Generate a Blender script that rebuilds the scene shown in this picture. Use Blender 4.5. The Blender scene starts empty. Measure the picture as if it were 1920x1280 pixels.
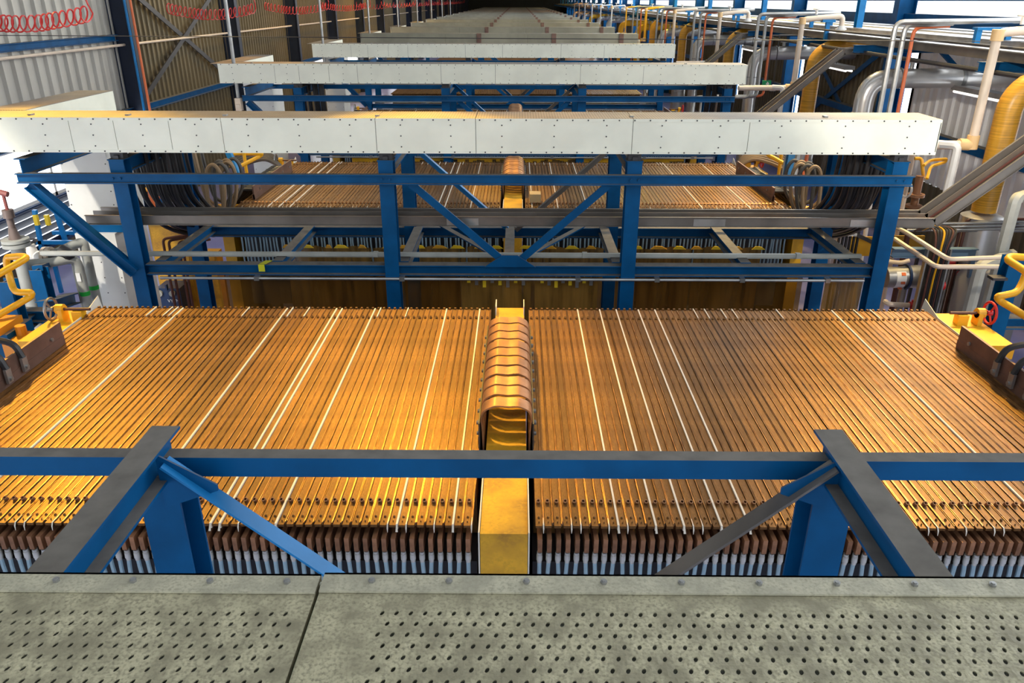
import bpy, math, random
from mathutils import Vector, Matrix
random.seed(7)
R = math.radians
# ------------------------------------------------------------------ camera
ZC = 3.75                      # camera height over the floor
CX = 0.05
PITCH, YAW, ROLL, FPX = R(23.81), R(0.40), R(0.10), 1450.0
sc = bpy.context.scene
col = sc.collection
cam = bpy.data.objects.new('camera', bpy.data.cameras.new('camera'))
cam.data.sensor_width = 36.0
cam.data.lens = 36.0 * FPX / 1920.0
cam.data.clip_start, cam.data.clip_end = 0.05, 400
CM = (Matrix.Rotation(YAW, 3, 'Z') @ Matrix.Rotation(math.pi/2 - PITCH, 3, 'X') @ Matrix.Rotation(ROLL, 3, 'Z'))
cam.matrix_world = Matrix.Translation((CX, 0, ZC)) @ CM.to_4x4()
col.objects.link(cam)
sc.camera = cam
# ------------------------------------------------------------------ light
sc.view_settings.view_transform = 'Standard'
sc.view_settings.look = 'None'
sc.view_settings.exposure = 0.0
sc.view_settings.gamma = 1.0
sc.view_settings.use_curve_mapping = False
w = bpy.data.worlds.new('daylight'); sc.world = w; w.use_nodes = True
bg = w.node_tree.nodes['Background']
bg.inputs[0].default_value = (0.86, 0.93, 1.0, 1); bg.inputs[1].default_value = 1.6

def spot(loc, aim, power, colr, size=70, blend=0.6, rad=0.12):
    l = bpy.data.lights.new('high_bay_or_fill_light', 'SPOT'); l.energy = power; l.color = colr
    l.spot_size = R(size); l.spot_blend = blend; l.shadow_soft_size = rad
    o = bpy.data.objects.new('high_bay_or_fill_light', l); o.location = loc
    o.rotation_euler = (Vector(aim) - Vector(loc)).to_track_quat('-Z', 'Y').to_euler()
    col.objects.link(o)
def point(loc, power, colr, rad=0.3):
    l = bpy.data.lights.new('bay_light', 'POINT'); l.energy = power; l.color = colr; l.shadow_soft_size = rad
    o = bpy.data.objects.new('bay_light', l); o.location = loc; col.objects.link(o)
AMBER = (1.0, 0.55, 0.05); DEEP = (1.0, .48, .03); AMBR = (1.0, 0.62, 0.14); NEUT_FILL = (1.0, .92, .80); WARM = (1.0, 0.72, 0.30); MERC = (0.62, 0.80, 1.0); SODI = (1.0, 0.42, 0.06); YELO = (1.0, 0.70, 0.06)
P = 5.39                                                     # bay pitch
LX, LY, LZ = 6.1, 9.0, 7.0
LAMPS = [(-5.6, 2.0, 6.6, -4.3, 7.4, .6, 2300, NEUT_FILL, 22), (5.6, 2.2, 6.6, 4.4, 7.6, .8, 800, NEUT_FILL, 34),  # neutral spots: added fill for the drop leg, pipe clutter and right wall
         (-LX, LY, LZ, -2.5, 4.1, 1.75, 3300, AMBER, 26), (-1.5, LY, LZ, -.42, 4.4, 1.75, 3000, AMBER, 21), (-3.0, LY, LZ, -1.5, 4.4, 1.75, 500, AMBER, 34), (-1.5, -1.5, 5.0, 6.9, 11.6, 2.3, 2200, NEUT_FILL, 18), (5.6, 9.0, 6.5, 4.2, 6.4, 2.6, 900, AMBR, 30), (-4.2, LY, LZ, -3.6, 6.2, 2.93, 520, DEEP, 24), (-1.5, LY, LZ, -.2, 6.25, 2.93, 560, DEEP, 20),
         (5.1, LY, LZ, 2.75, 3.9, 1.75, 2700, AMBER, 22), (1.2, LY, LZ, .6, 4.5, 1.75, 500, AMBER, 26), (4.4, LY, LZ, 3.9, 7.4, 1.75, 1500, WARM, 60), (4.4, LY, LZ, 2.3, 6.9, 1.75, 1100, WARM, 30),
         (-4.3, LY, LZ, -3.3, 8.4, 1.75, 500, WARM, 46),
         (-4.3, LY+P, LZ, -2.3, 9.5, 1.75, 700, WARM, 20), (4.3, LY+P, LZ, 2.7, 9.2, 1.75, 1500, AMBER, 18), (-1.5, LY+P, LZ, 0, 8.75, 1.75, 2600, AMBER, 9), (-4.3, LY+P, LZ, -3.9, 11.9, 2.93, 700, DEEP, 26), (4.3, LY+P, LZ, 4.0, 12.5, 1.75, 1300, WARM, 60),
         (-5.0, 16.5, 6.6, -6.7, 17.5, 1.7, 350, WARM, 110), (-5.0, 23, 6.6, -6.7, 25.0, 1.7, 450, AMBER, 110), (-5.0, 33, 6.6, -6.7, 35.0, 1.7, 800, AMBER, 110)]
for (x, y, z, ax, ay, az, pw, c, s) in LAMPS:
    spot((x, y, z), (ax, ay, az), pw, c, s)
for (y, pw, c) in [(20, 260, WARM), (27.5, 420, YELO), (33, 420, YELO), (39, 380, MERC), (46, 420, MERC), (53, 420, MERC), (60, 420, SODI), (67, 420, SODI), (76, 420, MERC), (90, 420, YELO), (104, 300, WARM)]:
    point((4.3, y, 5.6), pw*.42, c)
for (y, pw, c) in [(28, 250, AMBER), (40, 250, WARM), (55, 250, SODI), (75, 250, WARM)]:
    point((-2.0, y, 6.2), pw*.2, c)

# ------------------------------------------------------------------ helpers
def at(u, v, Y=None, d=None, X=None):
    """Point of the hall on the sight line through a photo pixel, at distance Y, drop d below the camera, or cross position X."""
    r = CM @ Vector(((u - 960.0)/FPX, -(v - 640.0)/FPX, -1.0))
    if Y is not None: t = Y / r.y
    elif d is not None: t = -d / r.z
    else: t = (X - CX) / r.x
    return Vector((CX, 0, ZC)) + r*t
def Z(d): return ZC - d

MATS = {}
def mat(name, base, rough=0.5, metal=0.0, var=0.0, scale=8.0, bump=0.0, spec=0.5, dust=None, dustamt=1.0, alt=None, objrand=0.0, stretch=None, fine=0.0):
    m = bpy.data.materials.new(name); m.use_nodes = True
    nt = m.node_tree; N = nt.nodes; L = nt.links; b = N['Principled BSDF']
    b.inputs['Roughness'].default_value = rough; b.inputs['Metallic'].default_value = metal
    b.inputs['Specular IOR Level'].default_value = spec
    cur = N.new('ShaderNodeRGB'); cur.outputs[0].default_value = (*base, 1); cur = cur.outputs[0]
    def noise(sc_, det=4.0, st=stretch):
        tc = N.new('ShaderNodeTexCoord'); n = N.new('ShaderNodeTexNoise'); n.inputs['Scale'].default_value = sc_; n.inputs['Detail'].default_value = det
        if st:
            mp = N.new('ShaderNodeMapping'); mp.inputs['Scale'].default_value = st
            L.new(tc.outputs['Object'], mp.inputs[0]); L.new(mp.outputs[0], n.inputs[0])
        else: L.new(tc.outputs['Object'], n.inputs[0])
        return n.outputs['Fac']
    def mix(fac, a, c2, mode='MIX'):
        x = N.new('ShaderNodeMix'); x.data_type = 'RGBA'; x.blend_type = mode
        if isinstance(fac, float): x.inputs[0].default_value = fac
        else: L.new(fac, x.inputs[0])
        L.new(a, x.inputs[6])
        if isinstance(c2, tuple): x.inputs[7].default_value = (*c2, 1)
        else: L.new(c2, x.inputs[7])
        return x.outputs[2]
    def ramp(f, a, c2):
        r = N.new('ShaderNodeMapRange'); L.new(f, r.inputs[0]); r.inputs[1].default_value = a; r.inputs[2].default_value = c2
        return r.outputs[0]
    nz = None
    if var > 0:
        nz = noise(scale)
        c2 = alt if alt else tuple(x*(1-var) for x in base)
        cur = mix(ramp(nz, 0.38, 0.66), cur, c2)
    if fine > 0:
        nf = noise(scale*9, 3.0)
        cur = mix(ramp(nf, 0.45, 0.7), cur, tuple(x*(1-fine) for x in base))
    if objrand > 0:
        oi = N.new('ShaderNodeObjectInfo'); r = N.new('ShaderNodeMapRange'); L.new(oi.outputs['Random'], r.inputs[0]); r.inputs[3].default_value = 1-objrand; r.inputs[4].default_value = 1+objrand*0.4
        hs = N.new('ShaderNodeHueSaturation'); L.new(r.outputs[0], hs.inputs['Value']); L.new(cur, hs.inputs['Color']); cur = hs.outputs[0]
    if dust:
        g = N.new('ShaderNodeNewGeometry'); s = N.new('ShaderNodeSeparateXYZ'); L.new(g.outputs['True Normal'], s.inputs[0])
        f = ramp(s.outputs[2], 0.75, 0.95)
        mm = N.new('ShaderNodeMath'); mm.operation = 'MULTIPLY'; L.new(f, mm.inputs[0]); mm.inputs[1].default_value = dustamt
        dn = noise(14.0, 5.0, None)
        dc = mix(ramp(dn, 0.35, 0.7), mix(1.0, cur, dust), tuple(x*0.72 for x in dust))
        cur = mix(mm.outputs[0], cur, dc)
        rr = N.new('ShaderNodeMapRange'); L.new(mm.outputs[0], rr.inputs[0]); rr.inputs[3].default_value = rough; rr.inputs[4].default_value = 0.85
        L.new(rr.outputs[0], b.inputs['Roughness'])
    L.new(cur, b.inputs['Base Color'])
    if bump > 0:
        bn = N.new('ShaderNodeBump'); bn.inputs['Strength'].default_value = bump; bn.inputs['Distance'].default_value = 0.01
        L.new(noise(scale*4), bn.inputs['Height']); L.new(bn.outputs[0], b.inputs['Normal'])
    MATS[name] = m
    return m
def emit(name, c, s):
    m = bpy.data.materials.new(name); m.use_nodes = True
    b = m.node_tree.nodes['Principled BSDF']; b.inputs['Base Color'].default_value = (*c, 1)
    b.inputs['Emission Color'].default_value = (*c, 1); b.inputs['Emission Strength'].default_value = s
    b.inputs['Roughness'].default_value = 0.3
    return m

DUST = (0.20, 0.185, 0.165)
BLUE = mat('blue_paint', (0.0015, 0.085, 0.24), 0.45, 0, 0.25, 5, spec=.15, dust=DUST)
BLUE2 = mat('bright_and_lit_blue_paint', (0.012, 0.20, 0.50), 0.4, 0, 0.2, 5, spec=.3)
NAVY = mat('navy_paint', (0.006, 0.03, 0.10), 0.45, 0, 0.2, 5)
WHITE = mat('white_panel', (0.88, 0.89, 0.76), 0.42, 0, 0.10, 3.0, bump=0.02)
GREYLEG = mat('grey_white_panel', (0.78, 0.78, 0.74), 0.42, 0, 0.12, 3.0)
SEAM = mat('dark_seam', (0.035, 0.03, 0.025), 0.9)
SCREW = mat('dark_screw', (0.06, 0.06, 0.06), 0.5, 0.5)
GALV = mat('weathered_galvanised', (0.51, 0.47, 0.31), 0.62, 0.1, 0.3, 22, bump=0.25, alt=(0.27, 0.245, 0.16), fine=0.5)
GALVLIP = mat('weathered_lip', (0.52, 0.49, 0.36), 0.62, 0.1, 0.3, 22, bump=0.2, alt=(0.38, 0.36, 0.27), fine=0.35)
STEEL = mat('galvanised_steel', (0.42, 0.42, 0.41), 0.38, 0.75, 0.3, 5)
TRAY = mat('tray_steel', (0.21, 0.19, 0.17), 0.42, 0.5, 0.3, 4)
SILVER = mat('insulation_cladding', (0.66, 0.65, 0.63), 0.28, 0.65, 0.15, 3)
CHROME = mat('bright_steel', (0.78, 0.77, 0.70), 0.25, 0.5, 0.3, 20)
COPPER = mat('oxidised_copper', (0.25, 0.120, 0.034), 0.45, 0.25, 0.5, 5, bump=0.12, spec=.3, alt=(0.150, 0.066, 0.020), objrand=0.3, fine=0.4, stretch=(4, 1, 1))
FINM = mat('bright_copper_edge', (0.62, 0.36, 0.16), 0.30, 0.75, 0.6, 6, alt=(0.30, 0.15, 0.06), objrand=0.6, stretch=(3, 2, 1))
STRAP = mat('copper_strap', (0.50, 0.25, 0.12), 0.42, 0.55, 0.35, 12, fine=0.2)
BUS = mat('brown_bus_plate', (0.22, 0.13, 0.10), 0.42, 0.4, 0.3, 8)
LUGB = mat('brown_terminal', (0.38, 0.18, 0.09), 0.5, 0.3, 0.4, 20, objrand=0.3)
GASK = mat('white_gasket', (0.85, 0.76, 0.64), 0.5)
YEL = mat('yellow_paint', (0.85, 0.44, 0.012), 0.40, 0, 0.22, 4, fine=0.08)
YELD = mat('dirty_yellow_paint', (0.80, 0.42, 0.02), 0.5, 0, 0.5, 7, alt=(0.45, 0.22, 0.02), fine=0.2)
FRP = mat('amber_wound_pipe', (0.72, 0.36, 0.03), 0.35, 0, 0.35, 3, stretch=(1, 1, 30))
HOSE = mat('translucent_hose', (0.33, 0.47, 0.56), 0.28, 0, 0.2, 10)
BLACK = mat('black_rubber', (0.022, 0.022, 0.025), 0.42, 0, 0.3, 6)
GREYRUB = mat('dusty_rubber', (0.10, 0.09, 0.08), 0.6, 0, 0.4, 6)
REDH = mat('red_hose', (0.62, 0.035, 0.03), 0.35)
RED = mat('red_paint', (0.55, 0.02, 0.02), 0.4)
ORANGE = mat('orange_pipe', (0.70, 0.16, 0.05), 0.45)
CREAM = mat('cream_pipe', (0.78, 0.64, 0.50), 0.42, 0, 0.12, 4)
PIPEW = mat('white_pipe', (0.80, 0.78, 0.74), 0.4)
PIPEG = mat('grey_pipe', (0.45, 0.46, 0.42), 0.45, 0, 0.2, 6)
BROWNP = mat('brown_pipe', (0.10, 0.035, 0.025), 0.5)
GREENT = mat('green_tape', (0.02, 0.50, 0.06), 0.5)
MUST = mat('mustard_panel', (0.50, 0.28, 0.02), 0.5, 0, 0.2, 4)
SHEETW = mat('white_sheet', (0.80, 0.74, 0.62), 0.5)
CLIP = mat('yellow_clip', (0.80, 0.55, 0.02), 0.4)
LNAVY = mat('louvre_navy', (0.002, 0.012, 0.045), 0.5)
CONC = mat('dark_floor', (0.12, 0.11, 0.10), 0.5, 0, 0.3, 2)
FLOOR = mat('blue_grey_floor', (0.24, 0.235, 0.46), 0.28, 0, 0.25, 1.2, bump=0.1)
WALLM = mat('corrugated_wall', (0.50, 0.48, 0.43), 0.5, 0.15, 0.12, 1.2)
WALL_DIM = mat('dimly_lit_corrugated_wall', (0.17, 0.135, 0.075), 0.5, 0.15, 0.2, 1.2)  # same wall sheet, dimmer warm light put into its colour
WALL_LIT = mat('brightly_lit_corrugated_wall', (0.88, 0.87, 0.85), 0.45, 0.05, 0.1, 1.2)  # same wall sheet, base colour raised to stand in for missing light
ROOFM = mat('roof_sheet', (0.10, 0.10, 0.095), 0.7)
ENDW = mat('end_wall', (0.05, 0.055, 0.045), 0.8, 0, 0.3, .3)
DARKST = mat('dark_steel', (0.05, 0.05, 0.055), 0.5, 0.3)
GREENS = mat('green_sign', (0.01, 0.35, 0.13), 0.5)
SIGNW = mat('sign_white', (0.85, 0.86, 0.85), 0.5)
BLK = mat('black_print', (0.01, 0.01, 0.01), 0.6)
WINP = emit('bright_pane', (0.93, 0.97, 1.0), 4.5)
LAMPM = emit('lamp_tube', (1.0, 0.97, 0.9), 1.2)
# duct cover with a fine field of holes
OLIVEG = mat('olive_grey_panel', (0.34, 0.33, 0.25), 0.5, 0, 0.25, 2)  # darker olive-grey panels for the far ducts
PERF = mat('perforated_cover', (0.31, 0.285, 0.25), 0.55, 0.1, 0.2, 6)
def dots(m, px, py, r, dark):
    nt = m.node_tree; N = nt.nodes; L = nt.links; b = N['Principled BSDF']
    src = b.inputs['Base Color'].links[0].from_socket
    tc = N.new('ShaderNodeTexCoord'); mp = N.new('ShaderNodeMapping'); mp.inputs['Scale'].default_value = (1/px, 1/py, 0); mp.inputs['Rotation'].default_value = (0, 0, 0)
    L.new(tc.outputs['Object'], mp.inputs[0])
    v = N.new('ShaderNodeTexVoronoi'); v.inputs['Randomness'].default_value = 0.0; v.inputs['Scale'].default_value = 1.0; L.new(mp.outputs[0], v.inputs[0])
    lt = N.new('ShaderNodeMath'); lt.operation = 'LESS_THAN'; L.new(v.outputs['Distance'], lt.inputs[0]); lt.inputs[1].default_value = r
    x = N.new('ShaderNodeMix'); x.data_type = 'RGBA'; L.new(lt.outputs[0], x.inputs[0]); L.new(src, x.inputs[6]); x.inputs[7].default_value = (*dark, 1)
    L.new(x.outputs[2], b.inputs['Base Color'])
dots(PERF, 0.021, 0.0207, 0.22, (0.05, 0.045, 0.04))
def film(name, tint, base, clear):
    m = bpy.data.materials.new(name); m.use_nodes = True
    nt = m.node_tree; N = nt.nodes; L = nt.links; b = N['Principled BSDF']; out = N['Material Output']
    tc = N.new('ShaderNodeTexCoord'); mp = N.new('ShaderNodeMapping'); mp.inputs['Scale'].default_value = (5, 5, 0.5); L.new(tc.outputs['Object'], mp.inputs[0])
    n = N.new('ShaderNodeTexNoise'); n.inputs['Scale'].default_value = 3; n.inputs['Detail'].default_value = 5; L.new(mp.outputs[0], n.inputs[0])
    r = N.new('ShaderNodeMapRange'); L.new(n.outputs['Fac'], r.inputs[0]); r.inputs[1].default_value = .35; r.inputs[2].default_value = .68
    x = N.new('ShaderNodeMix'); x.data_type = 'RGBA'; L.new(r.outputs[0], x.inputs[0]); x.inputs[6].default_value = (*base, 1); x.inputs[7].default_value = (*tuple(c*.35 for c in base), 1)
    L.new(x.outputs[2], b.inputs['Base Color']); b.inputs['Roughness'].default_value = 0.16
    t = N.new('ShaderNodeBsdfTransparent'); t.inputs[0].default_value = (*tint, 1)
    ms = N.new('ShaderNodeMixShader'); ms.inputs[0].default_value = clear
    L.new(b.outputs[0], ms.inputs[1]); L.new(t.outputs[0], ms.inputs[2]); L.new(ms.outputs[0], out.inputs[0])
    return m
FILM = film('brown_film', (0.80, 0.62, 0.36), (0.15, 0.068, 0.012), 0.38)
FILML = film('amber_film', (0.9, 0.75, 0.5), (0.30, 0.16, 0.035), 0.22)

class MB:
    def __init__(s): s.v = []; s.f = []
    def add(s, vs, fs):
        o = len(s.v); s.v += [tuple(p) for p in vs]; s.f += [tuple(i+o for i in q) for q in fs]; return s
    def box(s, x0, x1, y0, y1, z0, z1):
        return s.add([(x0,y0,z0),(x1,y0,z0),(x1,y1,z0),(x0,y1,z0),(x0,y0,z1),(x1,y0,z1),(x1,y1,z1),(x0,y1,z1)],
                     [(0,3,2,1),(4,5,6,7),(0,1,5,4),(1,2,6,5),(2,3,7,6),(3,0,4,7)])
    def obox(s, c, a, b, d):
        c, a, b, d = Vector(c), Vector(a), Vector(b), Vector(d)
        vs = [c-a-b-d, c+a-b-d, c+a+b-d, c-a+b-d, c-a-b+d, c+a-b+d, c+a+b+d, c-a+b+d]
        return s.add(vs, [(0,3,2,1),(4,5,6,7),(0,1,5,4),(1,2,6,5),(2,3,7,6),(3,0,4,7)])
    def bar(s, p0, p1, w_, h, up=(0,0,1), ou=0.0, ow=0.0):
        p0, p1 = Vector(p0), Vector(p1); d = (p1-p0); L_ = d.length; d = d/L_
        u = Vector(up); u = (u - d*u.dot(d)).normalized(); sd = d.cross(u)
        c = (p0+p1)/2 + u*ou + sd*ow
        return s.obox(c, d*L_/2, sd*w_/2, u*h/2)
    def ibeam(s, p0, p1, w_, h, up=(0,0,1), tf=.009, tw=.008):
        s.bar(p0, p1, w_, tf, up, (h-tf)/2); s.bar(p0, p1, w_, tf, up, -(h-tf)/2); s.bar(p0, p1, tw, h-2*tf, up)
        return s
    def tube(s, pts, r, seg=8, caps=True):
        pts = [Vector(p) for p in pts]; n = len(pts); rr = r if isinstance(r, (list, tuple)) else [r]*n
        T = []
        for i in range(n):
            a = pts[max(i-1,0)]; b = pts[min(i+1,n-1)]; d = b-a
            T.append(d.normalized() if d.length > 1e-9 else Vector((0,0,1)))
        u = Vector((0,0,1)) if abs(T[0].z) < .9 else Vector((1,0,0))
        u = (u - T[0]*u.dot(T[0])).normalized(); vs = []
        for i in range(n):
            u = (u - T[i]*u.dot(T[i])); u = u.normalized() if u.length > 1e-6 else T[i].orthogonal().normalized()
            w_ = T[i].cross(u)
            for k in range(seg):
                a = 2*math.pi*k/seg; vs.append(pts[i] + (u*math.cos(a) + w_*math.sin(a))*rr[i])
        fs = [(i*seg+k, i*seg+(k+1)%seg, (i+1)*seg+(k+1)%seg, (i+1)*seg+k) for i in range(n-1) for k in range(seg)]
        if caps: fs += [tuple(range(seg-1,-1,-1)), tuple((n-1)*seg+k for k in range(seg))]
        return s.add(vs, fs)
    def cyl(s, p0, p1, r, seg=14, r2=None): return s.tube([p0, p1], [r, r if r2 is None else r2], seg)
    def ring(s, c, ax, R_, r, seg=20, sub=6):
        c, ax = Vector(c), Vector(ax).normalized(); u = ax.orthogonal().normalized(); w_ = ax.cross(u); vs = []
        for i in range(seg):
            a = 2*math.pi*i/seg; d = u*math.cos(a)+w_*math.sin(a)
            for k in range(sub):
                b = 2*math.pi*k/sub; vs.append(c + d*(R_+r*math.cos(b)) + ax*r*math.sin(b))
        return s.add(vs, [(i*sub+k, ((i+1)%seg)*sub+k, ((i+1)%seg)*sub+(k+1)%sub, i*sub+(k+1)%sub) for i in range(seg) for k in range(sub)])
    def hollow(s, p0, p1, ro, ri, seg=10):
        p0, p1 = Vector(p0), Vector(p1); d = (p1-p0).normalized(); u = d.orthogonal().normalized(); w_ = d.cross(u); vs = []
        for (p, r) in ((p0, ro), (p1, ro), (p1, ri), (p0, ri)):
            for k in range(seg):
                a = 2*math.pi*k/seg; vs.append(p + (u*math.cos(a)+w_*math.sin(a))*r)
        return s.add(vs, [(j*seg+k, j*seg+(k+1)%seg, (j+1)*seg+(k+1)%seg, (j+1)*seg+k) for j in range(3) for k in range(seg)])
    def prism(s, poly, ext):
        n = len(poly); e = Vector(ext); vs = [Vector(p) for p in poly] + [Vector(p)+e for p in poly]
        return s.add(vs, [tuple(range(n-1,-1,-1)), tuple(range(n, 2*n))] + [(i, (i+1)%n, n+(i+1)%n, n+i) for i in range(n)])
    def mesh(s, name, m, off=(0,0,0), smooth=True):
        me = bpy.data.meshes.new(name); ox, oy, oz = off
        me.from_pydata([(x-ox, y-oy, z-oz) for x, y, z in s.v], [], s.f)
        me.materials.append(m)
        me.update()
        if smooth:
            me.shade_smooth(); me.set_sharp_from_angle(angle=R(38))
        return me
    def build(s, name, m, parent=None, smooth=True):
        off = WL.get(parent.as_pointer(), Vector()) if parent else Vector()
        if parent is None and s.v:
            n = len(s.v); off = Vector((sum(p[0] for p in s.v)/n, sum(p[1] for p in s.v)/n, min(p[2] for p in s.v)))
        o = bpy.data.objects.new(name, s.mesh(name, m, off, smooth)); col.objects.link(o)
        if parent: o.parent = parent; WL[o.as_pointer()] = off
        else: o.location = off; WL[o.as_pointer()] = off
        return o
WL = {}
def fillet(pts, r, n=5):
    pts = [Vector(p) for p in pts]; out = [pts[0]]
    for i in range(1, len(pts)-1):
        a, b, c = pts[i-1], pts[i], pts[i+1]; d1 = (a-b); d2 = (c-b)
        q = min(r, d1.length*.48, d2.length*.48); p1 = b + d1.normalized()*q; p2 = b + d2.normalized()*q
        for k in range(n+1):
            t = k/n; out.append(p1*(1-t)**2 + b*2*t*(1-t) + p2*t*t)
    out.append(pts[-1]); return out
def spline(pts, n=6):
    pts = [Vector(p) for p in pts]; q = [pts[0]*2-pts[1]] + pts + [pts[-1]*2-pts[-2]]; out = []
    for i in range(1, len(q)-2):
        for k in range(n):
            t = k/n; a, b, c, d = q[i-1], q[i], q[i+1], q[i+2]
            out.append(.5*((2*b) + (c-a)*t + (2*a-5*b+4*c-d)*t*t + (3*b-a-3*c+d)*t**3))
    out.append(pts[-1]); return out
def tag(o, label=None, cat=None, group=None, kind=None):
    if label: o['label'] = label
    if cat: o['category'] = cat
    if group: o['group'] = group
    if kind: o['kind'] = kind
    return o
def thing(name, label, cat, loc, group=None):
    o = bpy.data.objects.new(name, None); o.location = loc; o.empty_display_size = .1; col.objects.link(o)
    WL[o.as_pointer()] = Vector(loc); return tag(o, label, cat, group)
def copy_tree(o, parent=None):
    c = o.copy(); col.objects.link(c)
    if parent: c.parent = parent
    for ch in o.children: copy_tree(ch, c)
    return c
def dup(o, dy, label, group=None):
    c = copy_tree(o); c.location = Vector(o.location) + Vector((0, dy, 0)); c['label'] = label
    if group: c['group'] = group
    return c
def put(name, mesh, parent, loc):
    o = bpy.data.objects.new(name, mesh); o.parent = parent; o.location = loc; col.objects.link(o); return o
def struct(o): o['kind'] = 'structure'; return o
ORD = 'first second third fourth fifth sixth seventh eighth ninth tenth eleventh twelfth thirteenth fourteenth fifteenth sixteenth seventeenth eighteenth nineteenth twentieth'.split()
NB = 20
# ------------------------------------------------------------------ hall shell
WX0, WX1, Y0, Y1 = -6.95, 6.75, -3.0, 116.0
HC = ZC + 4.6                                                # eaves
struct(MB().box(WX0-.3, WX1+.3, Y0, Y1, -.12, 0).build('floor', FLOOR))
def corrugated(name, X, sgn, y0, y1, z0, z1, m, pitch=.2, dep=-.04):
    b = MB(); ys = []; y = y0
    while y < y1:
        ys += [(y, 0), (min(y+pitch*.74, y1), 0), (min(y+pitch*.79, y1), 1), (min(y+pitch*.95, y1), 1)]; y += pitch
    ys.append((y1, 0)); vs = []
    for (yy, k) in ys: vs += [(X - sgn*dep*k, yy, z0), (X - sgn*dep*k, yy, z1)]
    b.add(vs, [(2*i, 2*i+1, 2*i+3, 2*i+2) for i in range(len(ys)-1)])
    return struct(b.build(name, m, smooth=False))
COLY = [3.52 + P*i for i in range(22)]                        # wall columns (14.3 is the first one seen on the hose side)
zw0, zw1 = Z(2.72), Z(1.90)                                   # low window strip
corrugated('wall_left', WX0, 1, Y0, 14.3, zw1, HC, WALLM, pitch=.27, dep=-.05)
corrugated('wall_left', WX0, 1, 14.3, Y1, zw1, HC, WALL_DIM)
corrugated('wall_left', WX0, 1, 14.3, COLY[4], zw0, zw1, WALL_DIM)
corrugated('wall_left', WX0, 1, COLY[11], Y1, zw0, zw1, WALL_DIM)
corrugated('wall_left', WX0, 1, 14.3, Y1, 0, zw0, WALL_DIM)
corrugated('wall_left', WX0, 1, 4.9, 5.5, 0, zw1, WALL_DIM)
# glazed strip and louvres on the hose side
wn = 0
for i in (-1, 0, 1, 4, 5, 6, 7, 8, 9, 10):
    wn += 1; a, b_ = (COLY[i]+.2, COLY[i+1]-.2) if i > 0 else ((-2.9, .8) if i < 0 else (1.0, 4.8))
    zw0 = Z(2.72) if i > 0 else .2  # two taller unseen panes near the camera, added to light this side
    f = MB()
    for yy in (a, (a+b_)/2, b_): f.box(WX0-.06, WX0, yy-.03, yy+.03, zw0, zw1)
    f.box(WX0-.06, WX0, a, b_, zw0, zw0+.05).box(WX0-.06, WX0, a, b_, zw1-.05, zw1)
    wo = struct(f.build('window_%d' % wn, PIPEW, smooth=False)); MB().box(WX0-.05, WX0-.03, a, b_, zw0, zw1).build('pane', WINP, wo, False)
zw0 = Z(2.72)
corrugated('wall_left', WX0-.12, 1, 5.5, 14.3, 0, .35, WALL_DIM)
def louvre(y0, y1, label):
    t = thing('louvre_panel', label, 'louvre', (WX0+.02, (y0+y1)/2, .35))
    MB().box(WX0-.02, WX0+.05, y0, y1, .35, .40).box(WX0-.02, WX0+.05, y0, y1, zw0-.05, zw0).box(WX0-.02, WX0+.05, y0, y0+.05, .35, zw0).box(WX0-.02, WX0+.05, y1-.05, y1, .35, zw0).build('louvre_frame', NAVY, t, False)
    z = .42
    while z < zw0-.08:
        MB().obox((WX0+.01, (y0+y1)/2, z), (0, (y1-y0)/2-.05, 0), (.060, 0, .069), (.003, 0, -.003)).build('louvre_slat', LNAVY, t, False); z += .105
    MB().box(WX0-.12, WX0-.10, y0, y1, .35, zw0).build('pane', WINP, t, False)
louvre(5.6, 8.7, 'dark blue louvre panel below the bright window, in the first stretch of wall')
louvre(8.9, 14.1, 'dark blue louvre panel below the bright window, beside the white vertical duct')
# pipe rack side
zu0, zu1 = Z(.20), HC
corrugated('wall_right', WX1, -1, Y0, Y1, 0, Z(2.72), WALL_DIM)
for i in range(0, 21):
    a, b_ = COLY[i], COLY[i+1]
    hi = WALL_LIT if i < 2 else WALL_DIM
    corrugated('wall_right', WX1, -1, a+.65, b_-.55, Z(2.72), zu0, hi, pitch=.24 if i < 2 else .2)
    for (p, q) in ((b_-.55, b_-.12), (b_+.12, b_+.65)):
        wn += 1; f = MB().box(WX1, WX1+.06, p, p+.05, Z(2.72), zu0-.25).box(WX1, WX1+.06, q-.05, q, Z(2.72), zu0-.25).box(WX1, WX1+.06, p, q, zu0-.25, zu0).box(WX1, WX1+.06, p, q, Z(2.0), Z(1.95))
        wo = struct(f.build('window_%d' % wn, BLUE, smooth=False)); MB().box(WX1+.03, WX1+.05, p, q, Z(2.72), zu0-.2).build('pane', WINP, wo, False)
    if i > 8:
        corrugated('wall_right', WX1, -1, a, b_, zu0+.2, HC, WALL_DIM); continue
    wn += 1; f = MB()
    for k in range(3): f.box(WX1, WX1+.06, a+.15+k*(P-.36)/2, a+.21+k*(P-.36)/2, zu0+.22, zu1)
    f.box(WX1, WX1+.06, a, b_, zu0+.2, zu0+.26)
    wo = struct(f.build('window_%d' % wn, BLUE, smooth=False)); MB().box(WX1+.03, WX1+.05, a, b_, zu0+.24, zu1).build('pane', WINP, wo, False)
struct(MB().box(WX0, WX1, Y1, Y1+.2, 0, HC+1).build('wall_back', ENDW))
# roof sheets with daylight openings between them
for i in range(-1, 21):
    y = COLY[0] + P*i
    struct(MB().box(WX0-.2, WX1+.2, y-1.0, y+(3.2 if i < 4 else 4.39), HC, HC+.1).build('ceiling', ROOFM))
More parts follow.
